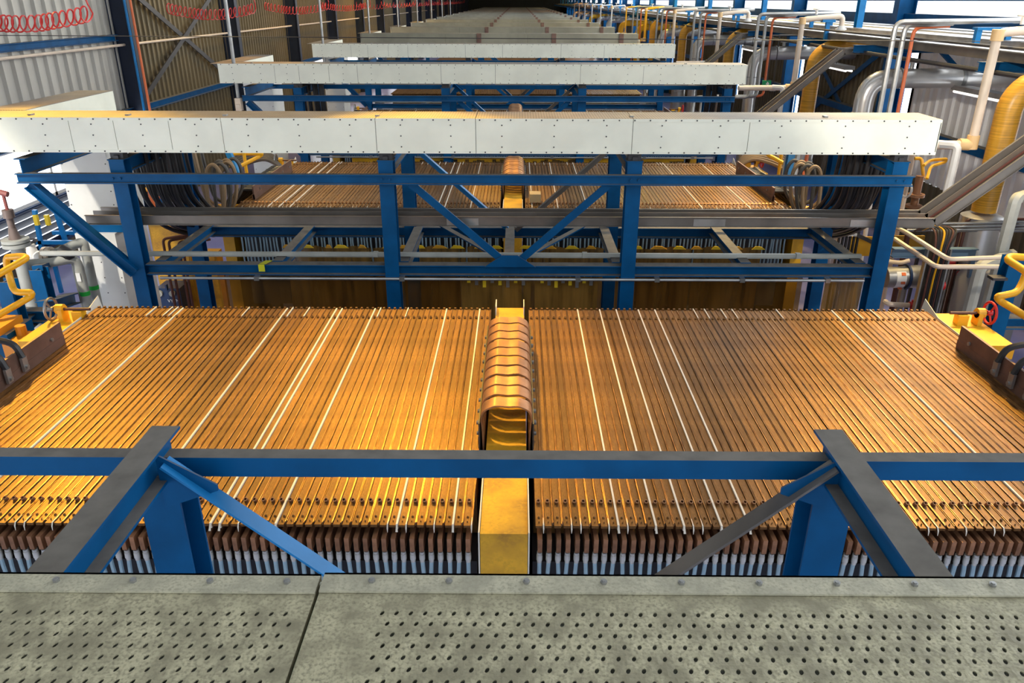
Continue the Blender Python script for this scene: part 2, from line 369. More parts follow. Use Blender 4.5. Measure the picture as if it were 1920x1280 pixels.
# wall columns
for i in range(1, 21):
    y = COLY[i]
    struct(MB().ibeam((WX0+.20, y, 0), (WX0+.20, y, HC), .20, .36, (1, 0, 0), .014, .012).build('trim_%d' % (i), mat('column_navy', (.012, .022, .05), .5, 0, .3, 3) if i == 1 else MATS['column_navy'], smooth=False))
    struct(MB().ibeam((WX1-.16, y, 0), (WX1-.16, y, HC), .20, .30, (1, 0, 0), .014, .012).build('trim_%d' % (30+i), BLUE, smooth=False))
struct(MB().ibeam((WX0+.07, 2, Z(.60)), (WX0+.07, 14.2, Z(.60)), .12, .10).build('trim_60', BLUE, smooth=False))
struct(MB().ibeam((WX0+.07, 2, Z(1.83)), (WX0+.07, Y1, Z(1.83)), .12, .12).build('trim_61', BLUE, smooth=False))
struct(MB().bar((WX1-.10, 2, Z(.30)), (WX1-.10, Y1, Z(.30)), .12, .20).build('trim_62', BLUE, smooth=False))
struct(MB().bar((WX1-.10, 2, Z(1.97)), (WX1-.10, Y1, Z(1.97)), .14, .12).build('trim_63', BLUE, smooth=False))
tag(MB().tube([(WX0+.17, 1, Z(.72)), (WX0+.17, 70, Z(.72))], .022, 8).build('wall_pipe', CREAM), 'thin cream pipe running the length of the corrugated wall under the red hoses', 'pipe')
# cross bracing against the corrugated wall between the first two columns, and on the glazed side
def xbrace(X, y0, y1, z0, z1, m, label, w_=.10):
    t = thing('cross_brace', label, 'brace', (X, (y0+y1)/2, z0))
    MB().bar((X, y0, z1), (X, y1, z0), .02, w_, (0, 0, 1)).build('brace_bar', m, t, False)
    MB().bar((X+.03, y0, z0), (X+.03, y1, z1), .02, w_, (0, 0, 1)).build('brace_bar', m, t, False)
xbrace(WX0+.12, 14.5, 19.5, Z(1.75), Z(-.35), DARKST, 'dark steel cross brace on the dimly lit corrugated wall behind the first column')
xbrace(WX1-.10, 14.5, 19.5, Z(2.9), Z(.6), BLUE, 'blue steel cross brace on the glazed wall behind the thick silver pipe')
for (dx, m, nm, lb) in ((0.42, BLUE2, 'thin_pipe', 'thin bright blue pipe running up the first wall column'), (0.52, ORANGE, 'thin_pipe', 'thin rusty orange pipe running up beside the first wall column')):
    tag(MB().tube([(WX0+dx, 14.05, 0), (WX0+dx, 14.05, HC-.2)], .022, 8).build(nm, m), lb, 'pipe')

# ------------------------------------------------------------------ ducts
DT, DB = Z(.816), Z(1.078)
seams = [-4.15, -3.36, -3.02, -2.60, -2.20, -1.03, -.27, .92, 1.80, 3.24]
def rivets(mb, xs, y, z, r=.006):
    for x in xs: mb.cyl((x, y+.001, z), (x, y-.004, z), r, 6)
def duct(k, label, detail=2):
    fy, by = 6.01 + P*(k-1), 6.40 + P*(k-1)
    t = thing('air_duct', label, 'duct', (0, (fy+by)/2, DB), 'white insulated ducts across the hall')
    MB().box(-4.14, 3.23, fy+.006, by-.006, DB+.006, DT-.03).build('inner_casing', SEAM, t, False)
    ss = seams if detail else [-4.15, -1.9, .3, 3.24]
    for a, b_ in zip(ss[:-1], ss[1:]):
        MB().box(a+.002, b_-.002, fy, fy+.006, DB+.020, DT-.022).build('side_panel', WHITE if k < 4 else OLIVEG, t, False)
    fl = MB()
    for a, b_ in ((-4.15, -2.2), (-2.2, -1.03), (-1.03, -.27), (-.27, .92), (.92, 3.24)) if detail else ((-4.15, 3.24),):
        fl.box(a+.002, b_-.002, fy-.003, fy+.01, DT-.024, DT-.001); fl.box(a+.002, b_-.002, fy-.003, fy+.01, DB, DB+.022)
    fl.build('edge_flange', WHITE if k < 4 else OLIVEG, t, False)
    cv = [(-4.25, -1.03), (-1.03, -.27), (-.27, .92), (.92, 3.24)] if detail else [(-4.25, 3.24)]
    for a, b_ in cv: MB().box(a+.002, b_-.002, fy, by, DT-.004, DT).build('top_cover', PERF, t, False)
    MB().box(3.232, 3.242, fy, by, DB, DT-.004).build('end_cap', WHITE, t, False)
    MB().box(-4.15, 3.24, by-.006, by, DB, DT-.004).build('rear_panel', WHITE, t, False)
    # the branch running away towards the rear, and its drop leg
    MB().box(-4.25, -3.91, by, by+1.47, DB, DT-.002).build('branch', WHITE, t, False)
    MB().box(-4.25, -3.91, by-.01, by+1.47, DT-.002, DT+.003).build('branch_cover', PERF, t, False)
    if detail:
        rv = MB(); x = -4.10
        while x < 3.24:
            rivets(rv, [x], fy-.003, DT-.012); rivets(rv, [x+.04], fy-.003, DB+.011); x += .117
        for a, b_ in zip(ss[:-1], ss[1:]):
            n = 1 if b_-a < .6 else (2 if b_-a < 1 else 3)
            for j in range(n):
                rivets(rv, [a+(b_-a)*(j+.5)/n]*1, fy, (DB+DT)/2, .0055); rivets(rv, [a+(b_-a)*(j+.5)/n], fy, DB+.05, .0055); rivets(rv, [a+(b_-a)*(j+.5)/n], fy, DT-.05, .0055)
        rv.build('rivets', SCREW, t)
        for x in (-3.7, -2.95, -2.2, -1.03, .92, 2.4): MB().box(x-.014, x+.014, by-.30, by-.25, DT, DT+.012).build('cover_clip', STEEL, t)
    if k <= 3:
        yl0, yl1 = by+.92, by+1.47
        MB().box(-4.27, -3.82, yl0, yl1, Z(2.00), DB).build('drop_leg', GREYLEG, t, False)
        MB().box(-4.29, -3.79, yl0-.01, yl1+.01, Z(2.08), Z(2.00)).build('leg_collar', BLUE, t, False)
        MB().box(-4.25, -3.86, yl0-.06, yl1+.05, 0, Z(2.08)).build('leg_base', GREYLEG, t, False)
        rv = MB()
        for z in [Z(2.0)+.06+.13*j for j in range(7)]:
            for x in (-4.25, -3.84): rv.cyl((x, yl0+.001, z), (x, yl0-.004, z), .006, 6)
        for z in [.1+.16*j for j in range(10)]:
            for x in (-4.22, -4.05, -3.88): rv.cyl((x, yl0-.059, z), (x, yl0-.064, z), .006, 6)
        rv.build('rivets', SCREW, t)
    else:
        for x in (-3.0, 3.0): MB().box(x-.06, x+.06, fy+.05, fy+.17, 0, DB).build('post', BLUE, t, False)
        for x in (-1.0, 1.0, 2.8): MB().box(x-.06, x+.06, fy-.02, fy, DB, DT+.004).build('strap_bracket', BUS, t, False)
    return t
for k in range(1, NB):
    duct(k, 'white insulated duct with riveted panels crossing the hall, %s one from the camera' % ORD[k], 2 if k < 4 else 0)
# the duct under the camera: perforated covers of weathered steel
t0 = thing('air_duct', 'weathered grey duct under the camera with perforated top cover, closest to the view', 'duct', (0, .78, DB), 'white insulated ducts across the hall')
MB().box(-4.15, 3.24, .52, .528, DB, DT-.004).build('rear_panel', WHITE, t0, False)
MB().box(-4.15, 3.24, .935, .941, DB, DT-.006).build('side_panel', WHITE, t0, False)
MB().box(-4.15, 3.24, .52, .94, DB, DB+.006).build('inner_casing', SEAM, t0, False)
def perforated(x0, x1, first, zt, name):
    b = MB(); px, py = .0209, .0207; th = -.0025
    ytop = .880; nr = 15; yb = ytop - nr*py
    b.add([(x0, ytop, zt), (x1, ytop, zt), (x1, .947, zt), (x0, .947, zt)], [(0, 1, 2, 3)])
    for r in range(nr):
        yc = ytop - (r+.5)*py; xs = first + (px/2 if r % 2 else 0); n = int((x1 - xs - .012)/px)
        b.add([(x0, yc-py/2, zt), (xs, yc-py/2, zt), (xs, yc+py/2, zt), (x0, yc+py/2, zt)], [(0, 1, 2, 3)])
        xe = xs + n*px
        b.add([(xe, yc-py/2, zt), (x1, yc-py/2, zt), (x1, yc+py/2, zt), (xe, yc+py/2, zt)], [(0, 1, 2, 3)])
        for i in range(n):
            xc = xs + (i+.5)*px; vs = []; hx, hy = px/2, py/2
            outer = [(hx,0),(hx,hy),(0,hy),(-hx,hy),(-hx,0),(-hx,-hy),(0,-hy),(hx,-hy)]
            for (ox, oy) in outer: vs.append((xc+ox, yc+oy, zt))
            inn = []
            for j in range(8):
                a = j*math.pi/4; ex, ey = .0033*math.cos(a), .0048*math.sin(a); inn.append((xc+ex*.95+ey*.22, yc+ey))
            vs += [(x, y, zt-.0006) for x, y in inn] + [(x, y, zt+th) for x, y in inn]
            b.add(vs, [(j, (j+1)%8, 8+(j+1)%8, 8+j) for j in range(8)] + [(8+j, 8+(j+1)%8, 16+(j+1)%8, 16+j) for j in range(8)])
    b.add([(x0, .50, zt), (x1, .50, zt), (x1, yb, zt), (x0, yb, zt)], [(0, 1, 2, 3)])
    b.box(x0, x1, .498, .501, zt-.03, zt); b.box(x0, x0+.002, .5, .947, zt-.012, zt-.0005); b.box(x1-.002, x1, .5, .947, zt-.012, zt-.0005)
    return b.build(name, GALV, t0, False)
perforated(-4.15, -.252, -2.7, DT-.003, 'top_cover'); perforated(-.246, 3.24, -.155, DT, 'top_cover')
for (a, b_, z, s) in ((-4.15, -.252, DT+.001, -.30), (-.246, 3.24, DT+.004, -.17)):
    lp = MB().box(a, b_, .909, .950, z-.003, z).box(a, b_, .946, .950, z-.03, z).build('edge_lip', GALVLIP, t0, False)
    bm_ = MB().cyl((0, 0, 0), (0, 0, .004), .0055, 6).cyl((0, 0, .004), (0, 0, .006), .0035, 6).mesh('bolt', STEEL)
    for i in range(24): put('bolt', bm_, lp, Vector((s+(-.118 if a < -1 else .118)*i, .931, z)) - Vector(t0.location))

# ------------------------------------------------------------------ blue support frames
def frame(k):
    y0 = 6.05 + P*(k-1); t = thing('support_frame', '', 'frame', (0, y0, 0), 'blue support frames under the ducts')
    t['label'] = 'blue steel post and beam frame carrying the duct, %s one from the camera' % ORD[k]
    ya, yb = y0+.06, y0+1.25; zt = Z(1.14); cxs = (-3.08, -.98, .96, 3.02)
    for x in cxs:
        b = MB().ibeam((x, ya, 0), (x, ya, zt), .115, .12, (0, 1, 0), .009, .008); b.box(x-.064, x+.064, ya-.066, ya+.066, zt-.006, zt+.002); b.build('post', BLUE, t, False)
        MB().ibeam((x, yb, 0), (x, yb, Z(1.245)), .115, .12, (0, 1, 0), .009, .008).build('post', BLUE, t, False)
        MB().ibeam((x, ya+.066, zt-.06), (x, yb+.06, zt-.06), .082, .11).build('arm', BLUE, t, False)
        MB().box(x-.05, x+.05, ya-.03, ya+.05, zt+.002, DB).box(x-.02, x+.02, ya-.05, ya-.02, zt+.002, zt+.03).build('duct_pad', DARKST, t, False)
    MB().ibeam((-3.80, y0-.05, zt-.05), (-3.80, yb+.06, zt-.05), .09, .13).build('arm', BLUE, t, False)
    g = MB().ibeam((-3.86, y0-.034, Z(1.278)), (3.11, y0-.034, Z(1.278)), .055, .078)
    for x in cxs:
        for dx in (-.03, .03): g.cyl((x+dx, y0-.036, Z(1.278)), (x+dx, y0-.052, Z(1.278)), .011, 6)
    g.build('girder', BLUE, t, False)
    MB().box(-3.9, 3.1, yb+.0, yb+.05, Z(1.28), Z(1.216)).build('girder', BLUE, t, False)
    # braces and gussets
    MB().bar((-.80, y0+.0, Z(1.31)), (-.02, y0+.03, Z(2.0)), .014, .06, (1, 0, 1)).bar((-.80, y0+.02, Z(1.29)), (-.02, y0+.05, Z(1.98)), .055, .008, (1, 0, 1)).build('brace', BLUE, t, False)
    MB().bar((.78, y0+.0, Z(1.31)), (.02, y0+.03, Z(2.0)), .014, .06, (-1, 0, 1)).bar((.78, y0+.02, Z(1.29)), (.02, y0+.05, Z(1.98)), .055, .008, (-1, 0, 1)).build('brace', BLUE, t, False)
    MB().prism([(-.22, y0-.01, Z(2.0)), (.20, y0-.01, Z(2.0)), (.05, y0-.01, Z(1.90)), (-.07, y0-.01, Z(1.90))], (0, .012, 0)).build('gusset', BLUE, t, False)
    for s in (-1, 1):
        MB().bar((s*.94, yb-.065, Z(1.19)), (s*.03, yb-.065, Z(2.0)), .060, .007, (s, 0, 1.1)).bar((s*.94, yb-.04, Z(1.22)), (s*.03, yb-.04, Z(2.03)), .007, .05, (s, 0, 1.1)).build('brace', BLUE2 if s < 0 else TRAY, t, False)  # hose-side brace in brighter blue stands in for window light on it
        MB().prism([(s*.96, yb-.072, Z(1.16)), (s*.80, yb-.072, Z(1.26)), (s*.80, yb-.072, Z(1.28)), (s*.96, yb-.072, Z(1.34))], (0, .006, 0)).build('gusset', BLUE, t, False)
    MB().ibeam((-3.80, y0, Z(1.33)), (-3.10, y0, Z(2.06)), .075, .085, (1, 0, 1)).build('brace', BLUE, t, False)
    # lower level
    MB().ibeam((-3.02, ya+.01, Z(2.045)), (2.97, ya+.01, Z(2.045)), .10, .09).build('lower_beam', BLUE, t, False)
    MB().ibeam((-3.02, yb+.05, Z(2.07)), (2.97, yb+.05, Z(2.07)), .10, .10).build('lower_beam', BLUE, t, False)
    for x in (-2.93, -1.95, -.90, -.02, .88, 1.95, 2.90):
        MB().ibeam((x, ya+.05, Z(2.035)), (x, yb+.02, Z(2.035)), .085, .085).build('joist', BLUE, t, False)
    for s in (-1, 1): MB().bar((s*.68, yb, Z(2.0)), (s*.03, ya+.05, Z(2.0)), .055, .012).build('plan_brace', BLUE, t, False)
    return t
frame(0)
fr1 = frame(1)
for k in (2, 3, 4): dup(fr1, P*(k-1), 'blue steel post and beam frame carrying the duct, %s one from the camera' % ORD[k])
tag(MB().box(-2.08, -2.03, 6.05, 6.056, Z(2.05), Z(1.99)).add([(-2.08, 6.06, Z(1.99)), (-2.02, 6.06, Z(1.99)), (-1.99, 6.16, Z(1.9885)), (-2.05, 6.16, Z(1.9885))], [(0, 1, 2, 3)]).build('tape_strip', mat('lime_tape', (.62, .62, .02), .5), smooth=False), 'lime yellow tape stuck on the lower blue beam of the second frame', 'tape')
# conduits and cable trays in each frame
for k in (1, 2, 3):
    y0 = 6.05 + P*(k-1)
    b = MB().box(-4.0, 2.95, y0+.22, y0+.25, Z(1.985), Z(1.955)).box(-4.0, 2.95, y0+.24, y0+.27, Z(2.0), Z(1.99))
    for x in (-1.15, .62, 2.42): b.box(x-.02, x+.02, y0+.21, y0+.26, Z(1.99), Z(1.95))
    tag(b.build('conduit_rail', PIPEG, smooth=False), 'slim grey conduit rail lying on the joists of the %s blue frame' % ORD[k], 'conduit')
    b = MB().tube([(-2.9, y0-.01, Z(2.105)), (2.9, y0-.01, Z(2.105))], .013, 8)
    for x in (-2.1, -.9, .55, 1.2, 1.9, 2.6): b.box(x-.02, x+.02, y0-.03, y0+.02, Z(2.12), Z(2.085))
    tag(b.build('conduit', STEEL), 'pale steel conduit clipped below the front lower beam of the %s blue frame' % ORD[k], 'conduit')
def tray(k):
    y0, y1 = 6.20 + P*(k-1), 6.46 + P*(k-1); t = thing('cable_tray', 'brown grey steel cable tray crossing the %s blue frame and climbing at one end' % ORD[k], 'cable tray', (0, (y0+y1)/2, Z(1.705)), 'cable trays through the blue frames')
    pts = [(-3.50, Z(1.66)), (3.46, Z(1.66)), (4.62, Z(.66)), (5.30, Z(.62))]; nm = ('tray_run', 'tray_climb', 'tray_top')
    for (a, b_), n in zip(zip(pts[:-1], pts[1:]), nm):
        p, q = Vector((a[0], y0, a[1])), Vector((b_[0], y0, b_[1])); d = (q-p).normalized(); up = Vector((-d.z, 0, d.x)); b = MB()
        W_ = y1-y0; ym = Vector((0, W_/2, 0))
        b.bar(p+ym-up*.04, q+ym-up*.04, W_, .004, up); b.bar(p+ym*0, q+ym*0, .006, .082, up); b.bar(p+ym*2, q+ym*2, .006, .082, up)
        b.bar(p+up*.040-Vector((0, .008, 0)), q+up*.040-Vector((0, .008, 0)), .02, .005, up); b.bar(p+up*.040+ym*2, q+up*.040+ym*2, .02, .005, up)
        b.bar(p-up*.034-Vector((0, .010, 0)), q-up*.034-Vector((0, .010, 0)), .02, .005, up)
        b.bar(p+ym+up*.015, q+ym+up*.015, .006, .06, up)
        b.build(n, TRAY, t, False)
    for x in (-.4, 1.62, 2.9): MB().box(x-.13, x+.13, y0-.008, y0-.003, Z(1.70), Z(1.635)).build('splice_plate', STEEL, t, False)
    for j in range(3):
        yy = y0 + .05 + .07*j; c = MB().tube(fillet([(1.5+.3*j, yy, Z(1.683)), (3.44, yy, Z(1.683)), (4.62, yy, Z(.665)), (5.3, yy, Z(.64))], .08), .012, 6).build('tray_cable', [YELD, TRAY, ORANGE][j] if j == 0 else BROWNP)  # yellow of the first cable stands in for warm lamp light
        tag(c, '%s cable lying in the climbing tray of the %s blue frame' % (['yellow-lit', 'dark brown front', 'dark brown rear'][j], ORD[k]), 'cable')
    return t
for k in (1, 2, 3): tray(k)
# ------------------------------------------------------------------ electrolysers
PT = Z(2.0); NP = 72; PX = .0389; YN, YF = 2.635, 5.09
def plate_mesh(variant):
    b = MB(); L0, L1 = 0.0, YF-YN
    zt = [0, -.0012, .0008, -.0004][variant]
    b.box(-.0185, .0092, L0, L1, -.012, zt)
    b.box(-.0180, .0180, L0+.34, L1-.02, -.30, -.020)
    h1, h2 = [(.003, .0035), (.0045, .001), (.002, .004), (.004, .003)][variant]
    b.box(-.0105, .0035, L1-.004, L1+.014, -.03, .009)                      # upturned tip
    b.cyl((-.003, L1-.16, zt-.002), (-.003, L1-.172, zt+.012), .0085, 8)     # rear stub
    for (yy, r) in ((.055, .006), (.022, .003)): b.tube([(-.004, yy, zt-.001), (-.004, yy, zt+.006), (-.004, yy, zt+.0085)], [r, r*.8, r*.3], 8)
    return b.mesh('electrode_plate', COPPER)
PM = [plate_mesh(i) for i in range(4)]
def fin_mesh(v):
    h1, h2 = [(.003, .0045), (.005, .001), (.002, .005), (.0045, .0035)][v]; L1 = YF-YN
    return MB().box(.0112, .0134, .012, L1-.01, -.012, h1).box(.0158, .0178, .02, L1-.006, -.012, h2).mesh('edge_strip', FINM, smooth=False)
FM = [fin_mesh(i) for i in range(4)]
NZ = MB().hollow((-.004, .165, -.002), (-.004, .153, .017), .0092, .0058, 10).mesh('nozzle', STRAP)
LG = MB().box(-.0095, .0095, -.035, .20, -.110, -.044).mesh('terminal_block', LUGB, smooth=False)
FE = MB().tube([(0, 0, 0), (0, 0, -.012), (0, 0, -.013), (0, -.001, -.040), (0, -.001, -.041), (0, -.001, -.052)], [.0115, .0115, .0130, .0130, .0105, .0105], 10).mesh('ferrule', CHROME)
def hose_mesh(j):
    q = [(0, 0, -.045), (.004*(j-1), -.004, -.12), (.010*(j-1), .0, -.24), (.004*(j-1), .01, -.40), (0, .03, -.60)]
    return MB().tube(spline(q, 3), .0092, 7).mesh('hose', HOSE)
HM = [hose_mesh(j) for j in range(3)]
GL = MB().box(-.0042, .0042, -.002, YF-YN, -.02, .0065).add([(-.003, -.002, .005), (.003, -.002, .005), (.006, -.022, -.020), (-.004, -.022, -.020)], [(0, 1, 2, 3)]).mesh('gasket', GASK, smooth=False)
GS = MB().add([(-.0012, .05, .004), (.0012, .05, .004), (.0026, .0, .004), (-.003, .0, .004), (.003, -.010, -.010), (-.003, -.010, -.010), (.001, -.012, -.03), (-.001, -.012, -.03)], [(0, 1, 2, 3), (3, 2, 4, 5), (5, 4, 6, 7)]).mesh('gasket', GASK, smooth=False)
GT = MB().box(-.003, .003, YF-YN-.16, YF-YN+.01, -.02, .010).mesh('gasket', GASK, smooth=False)
LONG = {-1: [2.32, 1.235, 1.205, .95, .46, .245, 1.60], 1: [.45, .725, .875, .99, 2.25, .60]}
def bank(k, s, detail):
    y0 = YN + P*(k-1) if k else YN
    y0 = YN + P*k
    side = 'pipe rack side' if s > 0 else 'red hose side'
    t = thing('electrolyser', 'bank of thin brown copper plates, %s bay from the camera, %s' % (ORD[k], side), 'electrolyser', (s*1.53, y0, 0), 'electrolyser banks')
    rnd = random.Random(k*2+s)
    longs = {min(range(NP), key=lambda i: abs(.150 + PX*i - x)) for x in LONG[s]} if k == 0 else {rnd.randrange(NP) for _ in range(7)}
    for i in range(NP):
        x = s*(.150 + PX*i) - s*1.53
        p = put('electrode_plate', PM[rnd.randrange(4)], t, (x, 0, PT)); put('edge_strip', FM[rnd.randrange(4)], p, (0, 0, 0))
        if detail > 1:
            put('nozzle', NZ, p, (0, 0, 0)); put('terminal_block', LG, p, (0, 0, 0))
        if i in longs: tag(put('gasket', GL, p, (.0145, 0, 0)), 'white gasket strip')
        elif detail > 1 and rnd.random() < .30: tag(put('gasket', GS, p, (.0145, 0, 0)), 'white gasket end')
        elif detail > 1 and rnd.random() < .12: tag(put('gasket', GT, p, (.0145, 0, 0)), 'white gasket end')
        h = put('hose', HM[rnd.randrange(3)], t, (x-.001, -.02, PT-.118))
        if detail > 1: put('ferrule', FE, h, (0, 0, 0))
    # support under the plates, end beam and bus plate
    xi, xo = .125, .150 + PX*(NP-1) + .02
    MB().box(*sorted((s*xi, s*xo)), y0+.15, y0+2.40, PT-1.15, PT-.31).build('cell_body', DARKST, t, False)
    for yy in (y0+.25, y0+2.2):
        for xx in (.3, 2.7): MB().box(s*xx-.05, s*xx+.05, yy-.05, yy+.05, 0, PT-1.15).build('leg', DARKST, t, False)
    yl = y0 + 2.46
    MB().box(*sorted((s*(xo+.015), s*(xo+(.25 if s < 0 else .32)))), y0+1.92, yl+.02, PT-.12, PT-.025).box(*sorted((s*(xo+.015), s*(xo+.30))), y0+.0, y0+.30, PT-.14, PT-.045).box(*sorted((s*(xo+.015), s*(xo+.16))), y0+.28, y0+1.80, PT-.34, PT-.24).box(*sorted((s*(xo+.10), s*(xo+.22))), y0+.1, yl-.05, PT-1.6, PT-.14).build('end_beam', YEL, t, False)
    MB().prism([(s*(xo+.012), y0+1.7, PT-.06), (s*(xo+.012), yl+.10, PT-.06), (s*(xo+.03), yl+.10, PT+.055), (s*(xo+.004), y0+2.3, PT+.012), (s*(xo+.004), y0+1.7, PT+.004)], (s*.003, 0, 0)).build('edge_sheet', SHEETW, t, False)
    bp = MB().box(*sorted((s*(xo-.115), s*(xo-.10))), y0+.30, y0+1.83, PT+.004, PT+.15).box(*sorted((s*(xo-.118), s*(xo-.09))), y0+.30, y0+1.83, PT+.003, PT+.06).build('bus_plate', BUS, t, False)
    bb = MB()
    for j in range(5): bb.cyl((s*(xo-.119), y0+1.70-.13*j*2.3, PT+.085), (s*(xo-.128), y0+1.70-.13*j*2.3, PT+.085), .013, 6)
    bb.build('bolts', STEEL, bp)
    # tie screw with handwheel at the far corner
    yw = y0 + 2.29; ho = .20 if s < 0 else .32; xs = s*(xo+ho-.20); hx = s*(xo+ho)
    sw = MB().cyl((xs-s*.05, yw, PT+.055), (hx+s*.02, yw, PT+.055), .011, 8).build('tie_screw', BROWNP, t)
    MB().box(*sorted((hx-s*.07, hx-s*.04)), yw-.04, yw+.04, PT-.03, PT+.06).box(*sorted((xs, xs+s*.07)), yw-.03, yw+.03, PT-.025, PT+.045).cyl((hx-s*.07, yw, PT+.055), (hx-s*.02, yw, PT+.055), .035, 12).build('screw_bracket', YEL, sw, False)
    wh = MB().ring((hx+s*.02, yw, PT+.055), (1, 0, 0), .075, .009, 22, 6).cyl((hx-s*.0, yw, PT+.055), (hx+s*.035, yw, PT+.055), .018, 8)
    for a in range(3):
        an = a*2.094; wh.bar((hx+s*.02, yw, PT+.055), (hx+s*.02, yw+.07*math.cos(an), PT+.055+.07*math.sin(an)), .012, .008, (1, 0, 0))
    tag(wh.build('handwheel', STEEL if s < 0 else RED, t), 'bright steel handwheel' if s < 0 else 'red handwheel')
    return t
for k in (0, 1, 2):
    for s in (-1, 1): bank(k, s, 2 if k < 2 else 1)
for k in (3, 4, 5, 6):
    y0 = YN + P*k; b = MB()
    for i in range(144):
        x = -2.92 + i*.0408
        if abs(x) > .13: b.box(x, x+.026, y0, y0+2.45, PT-.02, PT)
    b.box(-2.9, 2.9, y0+.1, y0+2.4, 0, PT-.018)
    tag(b.build('electrolyser', COPPER, smooth=False), 'distant brown electrolyser seen between the ducts in the %s bay from the camera' % ORD[k], 'electrolyser')
# yellow centre beam and copper bridge straps
def strap_pts(y, lift):
    half = .118; pts = []
    prof = [(-half, -.10), (-half, .0), (-half-.004, .09), (-half-.009, .135), (-half+.006, .180), (-half+.050, .206), (-.04, .209), (0, .206), (.04, .209), (half-.050, .206), (half-.006, .180), (half+.009, .135), (half+.004, .09), (half, 0), (half, -.10)]
    return spline([Vector((x, y, PT+z+lift)) for x, z in prof], 5)
def strap(b, y, w_, lift, th=.008):
    pts = strap_pts(y, lift); n = len(pts); vs = []
    for i, p in enumerate(pts):
        d = (pts[min(i+1, n-1)]-pts[max(i-1, 0)]).normalized(); nrm = Vector((-d.z, 0, d.x)); sk = .002*math.sin(i*.28+y*9)
        for (yy, o) in ((-w_/2, 0), (w_/2, 0), (w_/2, -th), (-w_/2, -th)): vs.append(p + Vector((0, yy+sk, 0)) + nrm*o)
    fs = [(i*4+j, i*4+(j+1)%4, (i+1)*4+(j+1)%4, (i+1)*4+j) for i in range(n-1) for j in range(4)] + [(3, 2, 1, 0), ((n-1)*4, (n-1)*4+1, (n-1)*4+2, (n-1)*4+3)]
    b.add(vs, fs)
def centre(k):
    y0 = YN + P*k
    t = thing('centre_beam', 'yellow centre beam between the two plate banks in the %s bay from the camera' % ORD[k], 'beam', (0, y0, 0), 'yellow centre beams')
    MB().prism([(-.098, y0-.05, PT-.004), (-.098, y0+2.50, PT-.004), (-.098, y0+2.50, PT-1.2), (-.098, y0-.09, PT-1.2)], (.196, 0, 0)).build('beam_body', YELD if k else YELD, t, False)
    for s in (-1, 1):
        MB().box(*sorted((s*.100, s*.106)), y0-.055, y0+.35, PT-.35, PT+.006).box(*sorted((s*.094, s*.100)), y0+2.36, y0+2.50, PT-.1, PT+.06).build('side_sheet', SHEETW, t, False)
    MB().box(-.75, -.65, y0+1, y0+1.1, 0, .001).build('leg', DARKST, t, False) if False else MB().box(-.08, .08, y0+.2, y0+2.2, 0, PT-1.19).build('pedestal', DARKST, t, False)
    t = thing('busbar_bridge', 'ten arched copper straps over the yellow centre beam, %s bay from the camera' % ORD[k], 'busbar', (0, y0, 0), 'arched copper bridges')
    for i in range(10):
        b = MB(); strap(b, y0+.70+.117*i, .093, (0, .002, -.001, .001)[i % 4]); b.build('strap', STRAP, t)
    for s in (-1, 1):
        sp = MB().box(*sorted((s*.128, s*.134)), y0+.60, y0+1.82, PT-.02, PT+.14).build('side_plate', DARKST, t, False)
        bb = MB()
        for i in range(10):
            for z in (.03, .09): bb.cyl((s*.134, y0+.70+.117*i, PT+z), (s*.148, y0+.70+.117*i, PT+z), .011, 6)
        bb.build('bolts', STEEL, sp)
    return t
for k in (0, 1, 2): centre(k)
tag(MB().box(.18, .30, 8.20, 8.36, PT+.01, PT+.10).build('junction_box', mat('tan_box', (.5, .36, .18), .5), smooth=False), 'small tan junction box on the second plate bank beside the yellow beam', 'box')

# ------------------------------------------------------------------ film curtains hanging from the frames
def curtain(x0, x1, y, ztop, zbot, m, label, clips=0, scal=0.0, grp='film curtains'):
    b = MB(); n = max(6, int((x1-x0)/.05)); rows = 7; vs = []
    for r in range(rows+1):
        f = r/rows
        for i in range(n+1):
            x = x0 + (x1-x0)*i/n
            vs.append((x, y + .010*math.sin(x*13+y)*(.4+f) + .014*math.sin(x*4.1+2*f), ztop - (ztop-zbot)*f - (scal*abs(math.sin(x*7.5)) if r == 0 else 0)))
    W_ = n+1
    b.add(vs, [(r*W_+i, (r+1)*W_+i, (r+1)*W_+i+1, r*W_+i+1) for r in range(rows) for i in range(n)])
    o = tag(b.build('film_curtain', m), label, 'curtain', grp)
    for j in range(clips):
        x = x0 + .03 + (x1-x0-.06)*(j+.5)/clips
        MB().box(x-.006, x+.006, y-.012, y+.012, ztop-.02, ztop+.05).box(x-.014, x+.014, y-.014, y-.008, ztop-.075-.02*(j % 3), ztop-.03).build('clip', CLIP if j % 2 == 0 else STEEL, o, False)
    return o
for (a, b_, m, lb, c) in [(-2.42, -1.06, FILM, 'dark brown see-through curtain under the second frame beside the dark blue machine', 0),
                          (-.90, -.43, FILM, 'dark brown narrow curtain just beside the second blue post, pipe rack side', 0),
                          (-.42, .165, FILML, 'amber clipped curtain with yellow tags hanging below the gusset of the second frame', 8),
                          (.20, .73, FILML, 'amber clipped curtain between the tagged curtain and the third blue post', 8),
                          (1.04, 2.44, FILM, 'wide dark amber curtain between the third and fourth blue posts', 0),
                          (2.63, 2.95, FILML, 'brown stained curtain hanging against the outer blue post, pipe rack side', 0)]:
    curtain(a, b_, 6.16, Z(2.10), .35, m, lb, c)
for j, (a, b_) in enumerate([(-2.4, -1.5), (-1.48, -.5), (-.48, -.12), (.15, 1.0), (1.02, 1.9), (1.92, 2.62)]):
    curtain(a, b_, 7.88, Z(2.37), .5, FILML, '%s scalloped amber curtain from the red hose side, in front of the second plate bank' % ORD[j], 0, .035)
    for i in range(int((b_-a)/.11)):
        pass
rt = random.Random(3)
